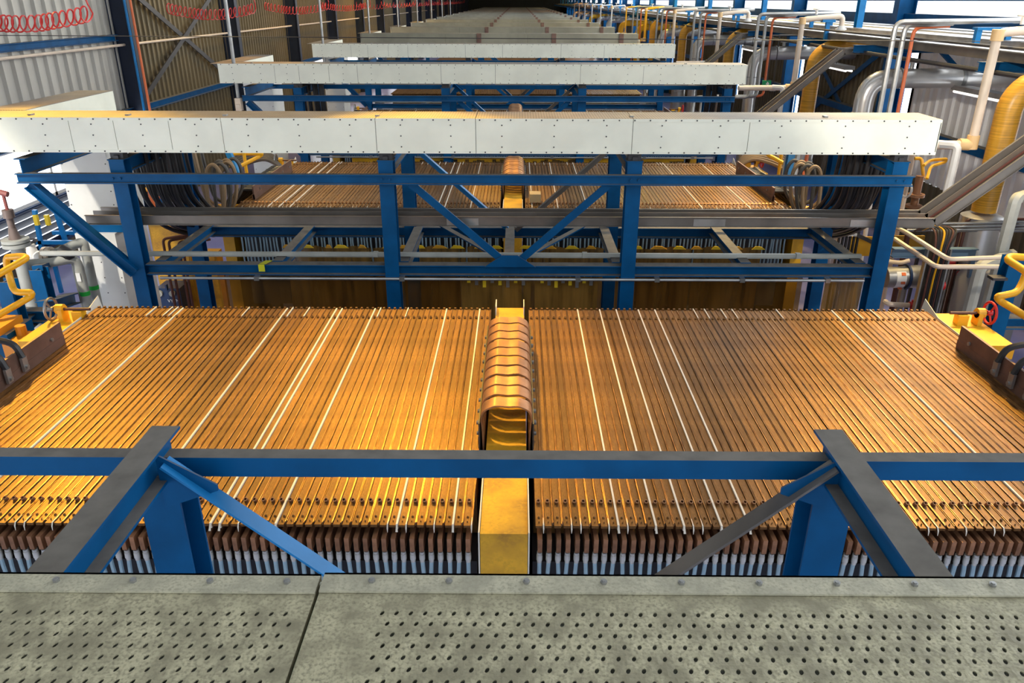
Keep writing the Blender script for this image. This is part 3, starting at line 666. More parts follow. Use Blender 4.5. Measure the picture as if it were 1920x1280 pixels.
for j in range(26):
    x = -2.35 + 4.9*j/25 + rt.uniform(-.05, .05)
    if abs(x) < .12: continue
    w_ = rt.uniform(.03, .09)
    tag(MB().prism([(x-w_, 7.86, Z(2.40)), (x+w_, 7.86, Z(2.40)), (x+w_*.4, 7.86, Z(2.40)+.03), (x-w_*.5, 7.86, Z(2.40)+.035)], (0, .012, 0)).build('yellow_rag', CLIP if j % 2 else YELD, smooth=False), '%s yellow cloth scrap tucked over the scalloped curtains, counted from the red hose side' % (ORD[j] if j < 20 else ['twenty-first', 'twenty-second', 'twenty-third', 'twenty-fourth', 'twenty-fifth', 'twenty-sixth'][j-20]), 'cloth', 'yellow cloth scraps')
for k in (2, 3):
    y = 6.16 + P*(k-1)
    for j, (a, b_) in enumerate([(-2.4, -1.0), (-.9, -.1), (.1, .9), (1.0, 2.5)]):
        curtain(a, b_, y, Z(2.12), .4, FILML, '%s amber curtain from the red hose side below the %s blue frame' % (ORD[j], ORD[k]), 0, .02)
        bb = MB(); n = 14
        for i in range(n):
            x = a + (b_-a)*(i+.5)/n; bb.box(x-(b_-a)/n*.5, x+(b_-a)/n*.5, y-.02, y-.012, Z(2.12)-.03-.05*rt.random(), Z(2.12)+.005)
        tag(bb.build('hem_cloth', YEL, smooth=False), '%s torn yellow cloth hem from the red hose side below the %s blue frame' % (ORD[j], ORD[k]), 'cloth')

# ------------------------------------------------------------------ bus cables
def cables(k, s, n):
    y0 = YN + P*k; xo = .150 + PX*(NP-1) + .02; r0 = random.Random(k*7+s+3)
    side = 'pipe rack side' if s > 0 else 'red hose side'
    tot = ORD
    for i in range(n):
        f = (i+.5)/n; y = y0 + .38 + (1.30 if k else 1.08)*f; sp = r0.uniform(-.05, .05); low = PT - .10 - .22*r0.random(); yt = y0 - .35 + 1.5*f
        top = DT - .16 if k else DT - .3
        gx, gy = (i % 5)/4, (i // 5)/4; yt = 6.05 + P*(k-1) + .42 + .68*gy
        xt = 2.86 + .36*gx + .02*(i // 5); dp = .06 + .22*gx + .05*gy
        q = [(s*xt, yt, Z(1.12)), (s*xt, yt+.02, PT+.62), (s*(xt+.01), yt+.16, PT+.34), (s*(xt+.03), yt+.50+.2*(1-gy), PT+.10-.4*dp), (s*(3.08+.14*gx), yt+.95+.5*(1-gy), PT+.02-dp), (s*(3.10+.06*gx), y-.30, PT-.02-dp*.4), (s*3.05, y-.06, PT+.14+.04*gx), (s*2.99, y, PT+.225), (s*(xo-.09), y, PT+.20), (s*(xo-.135), y, PT+.11)]
        if k: q = q[:6] + [(s*3.02, y-.05, PT+.08), (s*2.96, y, PT+.085), (s*(xo-.075), y, PT+.085)]
        if k == 0: q = [(s*3.6, y, PT-.1), (s*3.3, y, PT+.08), (s*3.12, y, PT+.18)] + q[7:]
        b = MB().tube(spline(q, 5), .019, 7)
        c = b.build('bus_cable', BLACK)
        tag(c, 'black cable looping to the bus plate, %s bay, %s, %s in its row' % (ORD[k], side, ORD[i]), 'cable', 'bus cables %s %s' % (ORD[k], side))
        if k == 0: MB().box(s*(xo-.135)-.008, s*(xo-.135)+.008, y-.022, y+.022, PT+.03, PT+.115).cyl((s*(xo-.125), y, PT+.055), (s*(xo-.155), y, PT+.055), .012, 6).build('cable_lug', STEEL, c, False)
        else: MB().box(s*(xo-.085)-.008, s*(xo-.085)+.008, y-.022, y+.022, PT+.03, PT+.115).build('cable_lug', STEEL, c, False)
for s in (-1, 1):
    cables(0, s, 7); cables(1, s, 20); cables(2, s, 12)
    for k in (1, 2):
        y = 6.05 + P*(k-1); t = thing('cable_hanger', 'dark steel plate the black cables drop from, %s bay, %s' % (ORD[k], 'pipe rack side' if s > 0 else 'red hose side'), 'hanger', (s*2.9, y+.8, Z(1.12)))
        MB().box(*sorted((s*2.62, s*3.2)), y+.36, y+1.15, Z(1.125), Z(1.10)).build('plate', DARKST, t, False)
# slack dusty loops on the bus plate side of the second bay
for s in (-1, 1):
    for i in range(6):
        y = 7.92 + .065*i; j = .05*(i % 3)
        q = [(s*(3.40-j), y, Z(1.27)), (s*(3.37-j), y, PT+.35), (s*(3.33-j), y, PT+.08), (s*(3.25-j), y, PT-.10+.02*i), (s*(3.14-j*.8), y, PT-.13+.02*i), (s*(3.03-j*.8), y, PT-.02+.02*i), (s*(2.98-j*.8), y, PT+.20), (s*(3.00-j), y, PT+.38), (s*(3.06-j), y, PT+.46), (s*(3.13-j), y, PT+.40), (s*(3.16-j), y, PT+.20), (s*(3.17-j), y, PT-.3)]
        tag(MB().tube(spline(q, 5), .019, 7).build('slack_hose', GREYRUB if i % 2 else mat('tan_hose', (.26, .17, .09), .6) if 'tan_hose' not in MATS else MATS['tan_hose']),
            '%s dusty slack hose loop from the front, hanging at the second bay %s' % (ORD[i], 'pipe rack side' if s > 0 else 'red hose side'), 'hose', 'slack hose loops')
# ------------------------------------------------------------------ red coiled hoses and grey drop poles on the hose side
def coil(k):
    y = 8.45 + P*(k-1); b = MB(); turns = 21 if k < 5 else 12; seg = 14 if k < 5 else 7; pts = []
    xa, xb = -5.75, -4.30
    for i in range(turns*seg+1):
        f = i/(turns*seg); a = 2*math.pi*turns*f; ff = f + .010*math.sin(f*21+k)
        Rr = .078; x = xa + (xb-xa)*ff; zc = Z(.13) - .10*math.sin(math.pi*f)
        pts.append((x + .018*math.sin(a+.6), y + Rr*math.cos(a), zc + Rr*math.sin(a)))
    e = [(xb+.02, y, Z(.05)), (xb-.03, y+.01, Z(-.15)), (xb-.02, y, Z(-.5))]
    b.tube(pts + e, .0085, 5 if k < 5 else 3)
    tag(b.build('coiled_hose', REDH), 'red coiled air hose hanging near the corrugated wall, %s one from the camera' % ORD[k-1], 'hose', 'red coiled hoses')
for k in range(1, 13): coil(k)
def pole(k):
    y = 6.05 + P*k
    t = thing('drop_pole', 'slim pale steel pole with a tap at its foot, %s one from the camera' % ORD[k-1], 'pole', (-3.93, y, Z(1.75)), 'pale drop poles')
    MB().cyl((-3.93, y, Z(1.30)), (-3.93, y, HC), .026, 10).build('pole_pipe', STEEL, t)
    MB().box(-3.97, -3.89, y-.06, y+.04, Z(1.45), Z(1.28)).box(-3.96, -3.90, y-.09, y-.05, Z(1.42), Z(1.36)).build('connection_box', CREAM, t, False)
    MB().cyl((-3.93, y, Z(1.45)), (-3.93, y, Z(1.52)), .018, 8).cyl((-3.93, y, Z(1.52)), (-3.93, y, Z(1.60)), .032, 8).ring((-3.93, y-.03, Z(1.56)), (0, 1, 0), .035, .007, 12, 5).cyl((-3.93, y, Z(1.60)), (-3.93, y, Z(1.72)), .02, 8).build('tap', CHROME, t)
for k in range(1, 9): pole(k)
tag(MB().tube([(WX0+.1, 8.4, Z(.33)), (WX1-.3, 8.9, Z(.40))], .004, 4).build('wire', DARKST), 'thin dark wire strung across the hall in front of the red hoses', 'wire')

# ------------------------------------------------------------------ pipe rack along the glazed side
rk = [(4.92, 5.22, .455, .555, 'tray nearest the white ducts'), (5.42, 5.80, .40, .50, 'middle tray'), (6.02, 6.32, .36, .46, 'tray beside the glazed wall')]
for (xa, xb, d0, d1, lb) in rk:
    y = 2.5; seg = 0
    t = thing('rack_tray', 'long flat steel tray with lids on the pipe rack, the %s' % lb, 'cable tray', ((xa+xb)/2, 2.5, Z(d1)), 'flat trays on the pipe rack')
    MB().box(xa, xb, 2.5, Y1-2, Z(d1), Z(d0+.012)).build('tray_body', TRAY if xa < 5 else STEEL, t, False)
    while y < 60:
        MB().box(xa-.008, xb+.008, y, y+2.68, Z(d0+.012), Z(d0)).build('tray_lid', STEEL, t, False); y += 2.695
for i in range(0, 20):
    y = 6.1 + P*i*.5*2
    t = thing('rack_bracket', 'blue beam and post holding up the pipe rack, %s one from the camera' % ORD[i], 'bracket', (5.6, y, Z(.66)), 'blue rack brackets')
    MB().ibeam((4.70, y, Z(.61)), (WX1-.10, y, Z(.61)), .09, .10).build('cross_beam', BLUE, t, False)
    MB().ibeam((5.60, y+2.2, Z(.50)), (5.60, y+2.2, HC-.01), .10, .12, (0, 1, 0)).build('post', BLUE2, t, False)
    MB().ibeam((4.70, y+2.2, Z(.61)), (WX1-.10, y+2.2, Z(.61)), .09, .10).build('cross_beam', BLUE, t, False)
    MB().bar((5.9, y, Z(.62)), (6.58, y, Z(1.2)), .06, .06).build('strut', BLUE, t, False)
for (x, d, r, m, lb) in ((4.86, .66, .025, DARKST, 'dark pipe slung under the pipe rack edge'), (5.30, .50, .04, CREAM, 'cream pipe lying between the flat rack trays'), (5.92, .42, .05, SILVER, 'silver pipe lying between the rack trays and the glazed wall'), (4.62, .40, .014, DARKST, 'thin dark cable strung along the pipe rack edge')):
    tag(MB().tube([(x, 3, Z(d)), (x, Y1-4, Z(d))], r, 8).build('rack_pipe', m), lb, 'pipe')

def whitepipe(k, m=CREAM):
    y = 7.75 + P*(k-1); x = 4.50
    t = thing('drop_pipe', 'cream plastic pipe dropping from the rack to the duct end, %s one from the camera' % ORD[k-1], 'pipe', (x, y, Z(1.3)), 'cream drop pipes')
    MB().tube(fillet([(3.60, y-.06, Z(1.29)), (x, y, Z(1.29)), (x, y, Z(.27)), (x+.62, y, Z(.22)), (x+.62, y, Z(.42))] if k > 1 else [(3.60, y-.06, Z(1.29)), (x, y, Z(1.29)), (x, y, Z(.27)), (x+.62, y, Z(.22)), (x+.62, y, Z(.42))], .07, 4), .042 if k < 6 else .03, 10).build('pipe_run', m, t)
    for p, q in (((x, y, Z(1.33)), (x, y, Z(1.20))), ((x, y, Z(.34)), (x, y, Z(.24))), ((x-.02, y, Z(1.29)), (x-.13, y, Z(1.285)))): MB().cyl(p, q, .056, 10).build('elbow_sleeve', mat('amber_cream', (.78, .52, .25), .45) if 'amber_cream' not in MATS else MATS['amber_cream'], t)
    MB().tube(fillet([(x-.35, y-.02, Z(1.28)), (x-.20, y-.12, Z(1.28)), (x-.20, y-.12, Z(2.0))], .05, 4), .04, 8).build('branch_pipe', PIPEW, t)
    v = MB().cyl((x+.62, y, Z(.36)), (x+.62, y, Z(.46)), .065, 10).cyl((x+.62, y, Z(.40)), (x+.62, y, Z(.42)), .085, 10)
    v.build('end_flange', PIPEW, t); MB().cyl((x+.2, y, Z(.2)), (x+.2, y, Z(.12)), .02, 8).ring((x+.2, y, Z(.12)), (0, 0, 1), .05, .01, 12, 5).build('valve', PIPEW, t)
    MB().box(x+.30, x+.50, y-.05, y+.05, Z(.31), Z(.27)).box(x+.37, x+.43, y-.03, y+.03, Z(.56), Z(.30)).build('saddle', BLUE2, t, False)
for k in range(1, 13): whitepipe(k, CREAM if k < 5 else (YEL if k in (5, 6) else PIPEW))
def thinpipes(k):
    y = 9.4 + P*(k-1)
    for (x, dy, d, m, c, xe) in ((4.28, 0, .22, STEEL, 'thin steel', 5.7), (4.46, .15, .25, STEEL, 'second thin steel', 5.0), (4.60, .22, .28, ORANGE, 'thin rusty orange', 5.0)):
        tag(MB().tube(fillet([(xe, y+dy, Z(d-.02)), (x, y+dy, Z(d)), (x, y+dy, Z(1.62)), (x-1.0, y+dy, Z(1.62)), (x-1.05, y+dy-.1, Z(2.1))], .09, 4), .030 if m is STEEL else .022, 8).build('riser_pipe', m), '%s pipe bending down from the rack behind the %s white duct' % (c, ORD[k-1]), 'pipe')
    t = thing('pipe_saddle', 'blue pipe saddle on the rack behind the %s white duct' % ORD[k-1], 'bracket', (5.4, y, Z(.4)))
    MB().box(5.18, 5.62, y-.05, y+.06, Z(.30), Z(.27)).build('plate', BLUE2, t, False)
    for x in (5.22, 5.56): MB().box(x-.03, x+.03, y-.03, y+.03, Z(.455), Z(.30)).build('leg', BLUE2, t, False)
for k in (1, 2, 3, 4, 5): thinpipes(k)
def silver(k, m=SILVER):
    y = 10.85 + P*(k-1); x = 4.70; r = .125
    t = thing('insulated_pipe', '%s pipe bending over to the glazed wall, %s one from the camera' % ({'insulation_cladding': 'thick silver clad', 'amber_wound_pipe': 'thick amber', 'yellow_paint': 'thick yellow'}[m.name], ORD[k-1]), 'pipe', (x, y, 0), 'thick clad pipes')
    MB().tube(fillet([(x, y, 0), (x, y, Z(.95)), (WX1-.1, y, Z(.93))], .30, 7), r, 16).build('cladding', m, t)
    for p, q in (((5.9, y, Z(.93)), (5.95, y, Z(.93))), ((5.1, y, Z(.94)), (5.12, y, Z(.94))), ((x, y, Z(1.4)), (x, y, Z(1.38)))): MB().cyl(p, q, r+.008, 16).build('band', STEEL, t)
    MB().cyl((5.25, y, Z(.82)), (5.25, y, Z(.74)), .03, 8).cyl((5.25, y, Z(.75)), (5.25, y, Z(.73)), .07, 10).build('vent_cap', STEEL, t)
def amber(k):
    y = 7.75 + P*(k-1); x = 4.78; r = .118
    t = thing('wound_pipe', 'amber fibre wound pipe standing on a silver vessel, %s one from the camera' % ORD[k-1], 'pipe', (x, y, 0), 'amber wound pipes')
    MB().tube(fillet([(x, y, Z(1.95)), (x, y, Z(.80)), (x+.35, y, Z(.62)), (WX1-.1, y, Z(.60))], .22, 6), r, 16).build('pipe_run', FRP, t)
    b = MB().cyl((x, y, .3), (x, y, Z(2.0)), .20, 24).cyl((x, y, Z(2.0)), (x, y, Z(1.975)), .20, 24, .14)
    vb = b.build('vessel', SILVER, t)
    MB().ring((x, y, Z(2.45)), (0, 0, 1), .202, .006, 24, 5).build('band', STEEL, vb)
    MB().cyl((x, y, 0), (x, y, .3), .13, 14).build('foot', DARKST, t)
for k in range(1, 13):
    silver(k, SILVER if k not in (5, 6, 9) else YEL)
    if k < 6: amber(k)
# fluorescent fittings under the rack
for i, (x, y) in enumerate(((5.9, 10.2), (5.7, 14.6), (5.7, 20.0))):
    t = thing('strip_light', 'slim strip light hanging below the pipe rack, %s one from the camera' % ORD[i], 'light', (x, y, Z(1.1)))
    MB().box(x-.09, x+.09, y-.62, y+.62, Z(1.08), Z(1.02)).build('housing', STEEL, t, False)
    MB().tube([(x-.05, y-.6, Z(1.10)), (x-.05, y+.6, Z(1.10))], .018, 8).tube([(x+.05, y-.6, Z(1.10)), (x+.05, y+.6, Z(1.10))], .018, 8).build('tube', LAMPM, t)
    MB().cyl((x, y, Z(1.02)), (x, y, Z(.66)), .008, 6).build('hanger', DARKST, t)
# exit sign and small red sign
p = at(1437, 157, Y=14.4)
t = thing('exit_sign', 'small green exit sign with a white arrow hanging behind the second white duct', 'sign', p)
MB().box(p.x-.075, p.x+.075, p.y-.02, p.y+.02, p.z-.055, p.z+.055).build('sign_box', GREENS, t, False)
MB().prism([(p.x-.015, p.y-.022, p.z-.012), (p.x+.01, p.y-.022, p.z-.012), (p.x-.005, p.y-.022, p.z-.035), (p.x+.015, p.y-.022, p.z-.035), (p.x+.045, p.y-.022, p.z), (p.x+.015, p.y-.022, p.z+.035), (p.x-.005, p.y-.022, p.z+.035), (p.x+.01, p.y-.022, p.z+.012), (p.x-.015, p.y-.022, p.z+.012)], (0, .003, 0)).build('arrow', SIGNW, t, False)
MB().cyl((p.x, p.y, p.z+.055), (p.x, p.y, Z(.55)), .008, 6).cyl((p.x, p.y, Z(.55)), (5.0, p.y, Z(.55)), .008, 6).build('hanger', DARKST, t)
p = at(1449, 165, Y=14.6)
t = thing('safety_sign', 'small red and white safety sign beside the green exit sign', 'sign', p)
MB().box(p.x-.05, p.x+.05, p.y-.01, p.y, p.z-.05, p.z+.05).build('plate', SIGNW, t, False)
MB().box(p.x-.012, p.x+.04, p.y-.013, p.y-.01, p.z-.04, p.z+.04).build('red_panel', RED, t, False)
MB().cyl((p.x, p.y, p.z+.05), (p.x, p.y, Z(.55)), .008, 6).cyl((p.x, p.y, Z(.55)), (5.0, p.y, Z(.55)), .008, 6).build('hanger', DARKST, t)

# ------------------------------------------------------------------ equipment beside the second frame, hose side
def rail(name, pts, m, r, label, cat='pipe', seg=8, fr=.05, group=None):
    return tag(MB().tube(fillet(pts, fr, 4), r, seg).build(name, m), label, cat, group)
A = lambda u, v, Y: at(u, v, Y=Y)
t = thing('grey_riser', 'tall grey plastic pipe with a green tape band, beside the white vertical duct', 'pipe', (-4.0, 7.0, 0))
q = [A(60, 492, 6.7), A(95, 480, 6.7), A(140, 458, 6.95), A(155, 455, 7.0)]
b1 = A(185, 578, 7.0); b1t = Vector((b1.x, b1.y, q[3].z-.02))
MB().tube(fillet(q[:3]+[b1t+Vector((0, 0, .03)), Vector((b1.x, b1.y, .0))], .10, 5), .043, 12).build('pipe_run', PIPEG, t)
zb = A(176, 538, 7.0).z; MB().cyl((b1.x, b1.y, zb-.02), (b1.x, b1.y, zb+.02), .045, 12).build('tape_band', GREENT, t)
t = thing('grey_riser', 'shorter grey plastic pipe with a green tape band, in front of the taller one', 'pipe', (-4.15, 6.75, 0))
b2 = A(166, 578, 6.75); z2 = A(136, 482, 6.75).z
MB().tube(fillet([A(40, 496, 6.5), A(100, 492, 6.6), (b2.x, 6.75, z2), (b2.x, 6.75, 0)], .10, 5), .043, 12).build('pipe_run', PIPEG, t)
zb = A(160, 549, 6.75).z; MB().cyl((b2.x, b2.y, zb-.02), (b2.x, b2.y, zb+.02), .045, 12).build('tape_band', GREENT, t)
zs = A(162, 515, 6.75).z; MB().box(b2.x-.02, b2.x+.02, b2.y-.046, b2.y-.042, zs-.05, zs+.03).build('lettered_tag', SIGNW, t, False)
rail('grey_pipe', [A(136, 486, 6.8), A(152, 578, 6.8)*1.0 if False else Vector((A(136, 486, 6.8).x, 6.8, 0))], PIPEG, .022, 'thin grey plastic pipe standing beside the two taped grey pipes')
g = A(30, 455, 6.4)
t = thing('flanged_valve', 'grey flanged pipe with a brown valve above it, under the bright window', 'valve', (g.x, 6.4, 0))
MB().tube([(g.x, 6.4, 0), (g.x, 6.4, g.z-.02)], .055, 12).build('pipe_run', PIPEG, t)
MB().cyl((g.x, 6.4, g.z-.03), (g.x, 6.4, g.z), .11, 16).cyl((g.x, 6.4, g.z+.01), (g.x, 6.4, g.z+.035), .11, 16).build('flange', PIPEG, t)
MB().cyl((g.x, 6.4, g.z+.035), (g.x, 6.4, g.z+.13), .05, 12, .03).cyl((g.x, 6.4, g.z+.13), (g.x, 6.4, g.z+.22), .028, 10).cyl((g.x, 6.4, g.z+.22), (g.x, 6.4, g.z+.29), .045, 10).build('valve_body', mat('brown_valve', (.20, .15, .13), .45, .3), t)
MB().cyl((g.x, 6.4, g.z+.29), (g.x, 6.4, g.z+.42), .014, 8).cyl((g.x-.03, 6.4, g.z+.44), (g.x+.04, 6.4, g.z+.42), .026, 8).build('lever', mat('dull_red', (.28, .08, .07), .5), t)
g = A(68, 470, 6.7)
t = thing('diaphragm_valve', 'white diaphragm valve between cream flanges on the grey pipe run', 'valve', (g.x, 6.7, g.z-.1))
MB().cyl((g.x-.16, 6.7, g.z-.05), (g.x-.13, 6.7, g.z-.05), .085, 14).cyl((g.x+.06, 6.7, g.z-.05), (g.x+.09, 6.7, g.z-.05), .085, 14).cyl((g.x+.10, 6.7, g.z-.05), (g.x+.13, 6.7, g.z-.05), .085, 14).build('flange', CREAM, t)
MB().cyl((g.x-.13, 6.7, g.z-.05), (g.x+.06, 6.7, g.z-.05), .05, 12).cyl((g.x-.04, 6.7, g.z-.05), (g.x-.04, 6.7, g.z+.06), .055, 12, .035).build('valve_body', PIPEW, t)
MB().cyl((g.x-.04, 6.7, g.z+.05), (g.x-.04, 6.7, g.z+.09), .012, 8).ring((g.x-.04, 6.7, g.z+.09), (0, 0, 1), .06, .010, 16, 5).build('handwheel', DARKST, t)
MB().tube(fillet([(g.x+.13, 6.7, g.z-.05), (g.x+.30, 6.7, g.z-.05), A(112, 468, 6.7)], .06, 4), .06, 10).build('rubber_bend', BLACK, t)
# blue pipe stand with the yellow rail in front of it
t = thing('pipe_stand', 'blue steel pipe stand beside the yellow end beam of the first plate bank', 'stand', (-4.4, 5.8, 0))
for (u0, v0, u1, Y_) in ((62, 503, 92, 6.3), (2, 525, 18, 5.6)):
    a = A(u0+10, v0, Y_); MB().ibeam((a.x, Y_, 0), (a.x, Y_, a.z), .11, .11, (0, 1, 0)).build('post', BLUE, t, False)
a = A(0, 590, 5.75); b_ = A(100, 590, 5.75); MB().ibeam((a.x-.5, 5.75, a.z), (b_.x+.02, 5.75, a.z), .10, .10).build('beam', BLUE, t, False)
a = A(70, 503, 6.3); b_ = A(122, 485, 7.3); MB().bar(a, b_, .08, .05).build('bracket', BLUE, t, False)
a = A(85, 575, 6.0); b_ = A(140, 558, 6.9); MB().ibeam(a, b_, .14, .10).build('beam', BLUE, t, False)
a = A(20, 630, 5.4); b_ = A(75, 585, 5.9); MB().ibeam(a, b_, .09, .09).build('beam', BLUE, t, False)
y_ = 5.2
rail('handrail', [A(-40, 535, y_-.3), A(52, 483, y_), A(42, 480, y_+.05), A(13, 482, y_+.1), A(12, 492, y_+.1), A(18, 520, y_+.1), A(25, 542, y_+.05), A(32, 548, y_), A(60, 548, y_), A(58, 556, y_), A(-40, 612, y_-.3)], YEL, .024, 'yellow tubular handrail with a returned end, beside the white vertical duct', 'handrail', 10, .05)
# orange block pump
t = thing('pump', 'small orange and blue pump body behind the black cable lugs, hose side', 'pump', A(20, 640, 4.9))
g = A(12, 640, 4.9)
MB().box(g.x-.4, g.x+.05, g.y-.05, g.y+.25, g.z-.1, g.z+.07).build('base', BLUE, t, False)
MB().cyl((g.x+.09, g.y+.05, g.z-.05), (g.x+.09, g.y+.05, g.z+.10), .035, 12).box(g.x+.05, g.x+.20, g.y-.12, g.y+.12, g.z-.12, g.z+.03).box(g.x-.3, g.x+.02, g.y-.1, g.y+.2, g.z+.07, g.z+.12).build('body', mat('orange_body', (.62, .24, .01), .45), t, False)
# dark blue machine with white lettering
p = at(320, 570, Y=8.6)
t = thing('pump_set', 'dark navy machine with two round gauges and white lettering behind the second frame', 'machine', (p.x, 8.6, 0))
hz = p.z+.20
MB().box(p.x-.14, p.x+.14, 8.6, 8.95, 0, hz).box(p.x-.15, p.x-.13, 8.58, 8.6, hz-.02, hz+.06).box(p.x-.02, p.x, 8.58, 8.62, hz-.02, hz+.05).build('cabinet', NAVY, t, False)
for dx in (-.10, .05):
    MB().cyl((p.x+dx, 8.60, hz-.06), (p.x+dx, 8.57, hz-.06), .036, 14).cyl((p.x+dx, 8.57, hz-.06), (p.x+dx, 8.565, hz-.06), .02, 12).build('gauge', PIPEG, t)
def lettering(name, txt, loc, size, m, parent, rx=math.pi/2):
    cu = bpy.data.curves.new(name, 'FONT'); cu.body = txt; cu.size = size; cu.extrude = .001; cu.align_x = 'CENTER'; cu.materials.append(m)
    tmp = bpy.data.objects.new(name, cu); col.objects.link(tmp); me = bpy.data.meshes.new_from_object(tmp.evaluated_get(bpy.context.evaluated_depsgraph_get())); bpy.data.objects.remove(tmp)
    o = bpy.data.objects.new(name, me); o.parent = parent; o.location = Vector(loc) - WL[parent.as_pointer()]; o.rotation_euler = (rx, 0, 0); col.objects.link(o); return o
lettering('lettering', 'VYTM', (p.x+.045, 8.597, hz-.175), .055, SIGNW, t)
# mustard cabinets and brown pipes behind the hose side outer posts of the second frame
for (u, v, wd, ht, Y_, lb) in ((318, 452, .44, .40, 8.9, 'mustard yellow cabinet seen beside the outer joist of the second frame'), (372, 520, .52, .62, 9.0, 'mustard yellow cabinet behind the brown upright pipes')):
    p = at(u, v, Y=Y_); t = thing('cabinet', lb, 'cabinet', (p.x, Y_, 0))
    MB().box(p.x-wd/2, p.x+wd/2, Y_, Y_+.2, 0, p.z+ht/2).build('cabinet_body', MUST, t, False)
    MB().box(p.x-wd/2+.02, p.x+wd/2-.02, Y_-.008, Y_, .1, p.z+ht/2-.03).build('door', YELD, t, False)
for j, (u, Y_) in enumerate(((318, 8.5), (328, 8.55), (345, 8.6), (352, 8.5))):
    p = at(u+4, 540, Y=Y_); zt = at(u, 448, Y=Y_).z
    rail('brown_pipe', [(p.x, Y_, 0), (p.x, Y_, zt-.02*j), (p.x+.25, Y_+.2, zt-.02*j)], BROWNP, .016, '%s dark brown upright pipe from the white duct leg, beside the navy machine' % ORD[j], 'pipe')
# orange feed pipe behind tray
rail('copper_pipe', [A(310, 426, 7.6), A(380, 424, 7.6), A(700, 428, 7.6)], STRAP, .011, 'thin copper coloured pipe running below the grey cable tray')
rail('copper_pipe', [A(1005, 432, 7.6), A(1300, 432, 7.6), A(1560, 432, 7.6)], STRAP, .011, 'thin copper coloured pipe below the grey tray towards the pipe rack side')
# blue trestle under the bright window
p = at(95, 440, Y=10.2); t = thing('trestle', 'bright blue steel trestle with yellow clamps in front of the louvres', 'trestle', (p.x, 10.2, 0))
zt = at(85, 390, Y=10.2).z; zl = at(90, 450, Y=10.2).z
for dx, dy in ((-.12, -.1), (.14, .1)): MB().bar((p.x+dx, 10.2+dy, zl-.3), (p.x+dx*.6, 10.2+dy, zt), .05, .05, (0, 1, 0)).build('leg', BLUE2, t, False)
for (yy, zz) in ((10.1, zl), (10.5, zl+.02), (10.1, zl-.28)): MB().bar((p.x-.15, yy, zz), (p.x+.45, yy, zz), .05, .05).build('frame_rail', BLUE2, t, False)
MB().box(p.x-.02, p.x+.02, 10.1, 10.15, 0, zl-.25).build('leg', BLUE2, t, False)
for dx in (-.09, .06): MB().box(p.x+dx, p.x+dx+.05, 10.05, 10.1, zt-.20, zt-.06).build('clamp', CLIP, t, False)
# yellow rails at both ends of the second bay
rail('handrail', [A(432, 312, 9.9), A(432, 288, 9.9), A(492, 288, 10.0), A(488, 292, 10.0), A(445, 314, 9.8)], YEL, .024, 'yellow handrail loop behind the hanging black cables, red hose side', 'handrail', 8, .06)
rail('handrail', [Vector((A(457, 285, 9.9).x, 9.9, 0)), A(457, 285, 9.9)], YEL, .022, 'short upright yellow rail post behind the hanging black cables, red hose side', 'handrail')
rail('handrail', [A(262, 362, 9.0), A(292, 345, 9.2), A(330, 330, 9.6)], YEL, .026, 'sloping yellow rail beside the outer post of the second frame', 'handrail')
rail('handrail', [Vector((A(278, 340, 9.0).x, 9.0, 0)), A(278, 340, 9.0)], ORANGE, .030, 'upright orange post below the sloping yellow rail', 'handrail')
rail('handrail', [A(262, 370, 9.0), A(305, 370, 9.0)], ORANGE, .016, 'thin level orange rail beside the upright orange post', 'handrail')
rail('handrail', [A(1440, 290, 10.0), A(1480, 312, 9.7)], YEL, .026, 'sloping yellow rail behind the hanging black cables, pipe rack side', 'handrail')
rail('handrail', [A(1466, 283, 10.0), Vector((A(1466, 283, 10.0).x, 10.0, 0))], YEL, .022, 'upright yellow rail post behind the hanging black cables, pipe rack side', 'handrail')
t = thing('blue_stay', 'slim bright blue stay beside the hanging cables, red hose side', 'post', A(440, 320, 9.0))
a, b_ = A(428, 284, 9.2), A(448, 330, 9.0); MB().bar(a, b_, .06, .06, (0, 1, 0)).build('stay', BLUE2, t, False)
t = thing('blue_stay', 'slim dark blue stay beside the hanging cables, pipe rack side', 'post', A(1482, 320, 9.0))
a, b_ = A(1484, 284, 9.2), A(1476, 330, 9.0); MB().bar(a, b_, .08, .06, (0, 1, 0)).build('stay', BLUE, t, False)
for s, u in ((-1, 480), (1, 1430)):
    for i in range(6):
        g = A(u, 315, 10.1+.06*i)
        q = [g + Vector((s*.25, -.1, .0+.03*i)), g + Vector((s*.1, 0, .06+.03*i)), g + Vector((-s*.12, .05, .10+.02*i)), g + Vector((-s*.30, .05, .02*i)), g + Vector((-s*.36, .05, -.10))]
        tag(MB().tube(spline(q, 5), .022, 7).build('bus_cable', GREYRUB if s < 0 else MATS['tan_hose']), '%s bent cable at the far bus plate of the second bay, %s' % (ORD[i], 'pipe rack side' if s > 0 else 'red hose side'), 'cable', 'bent bus cables')

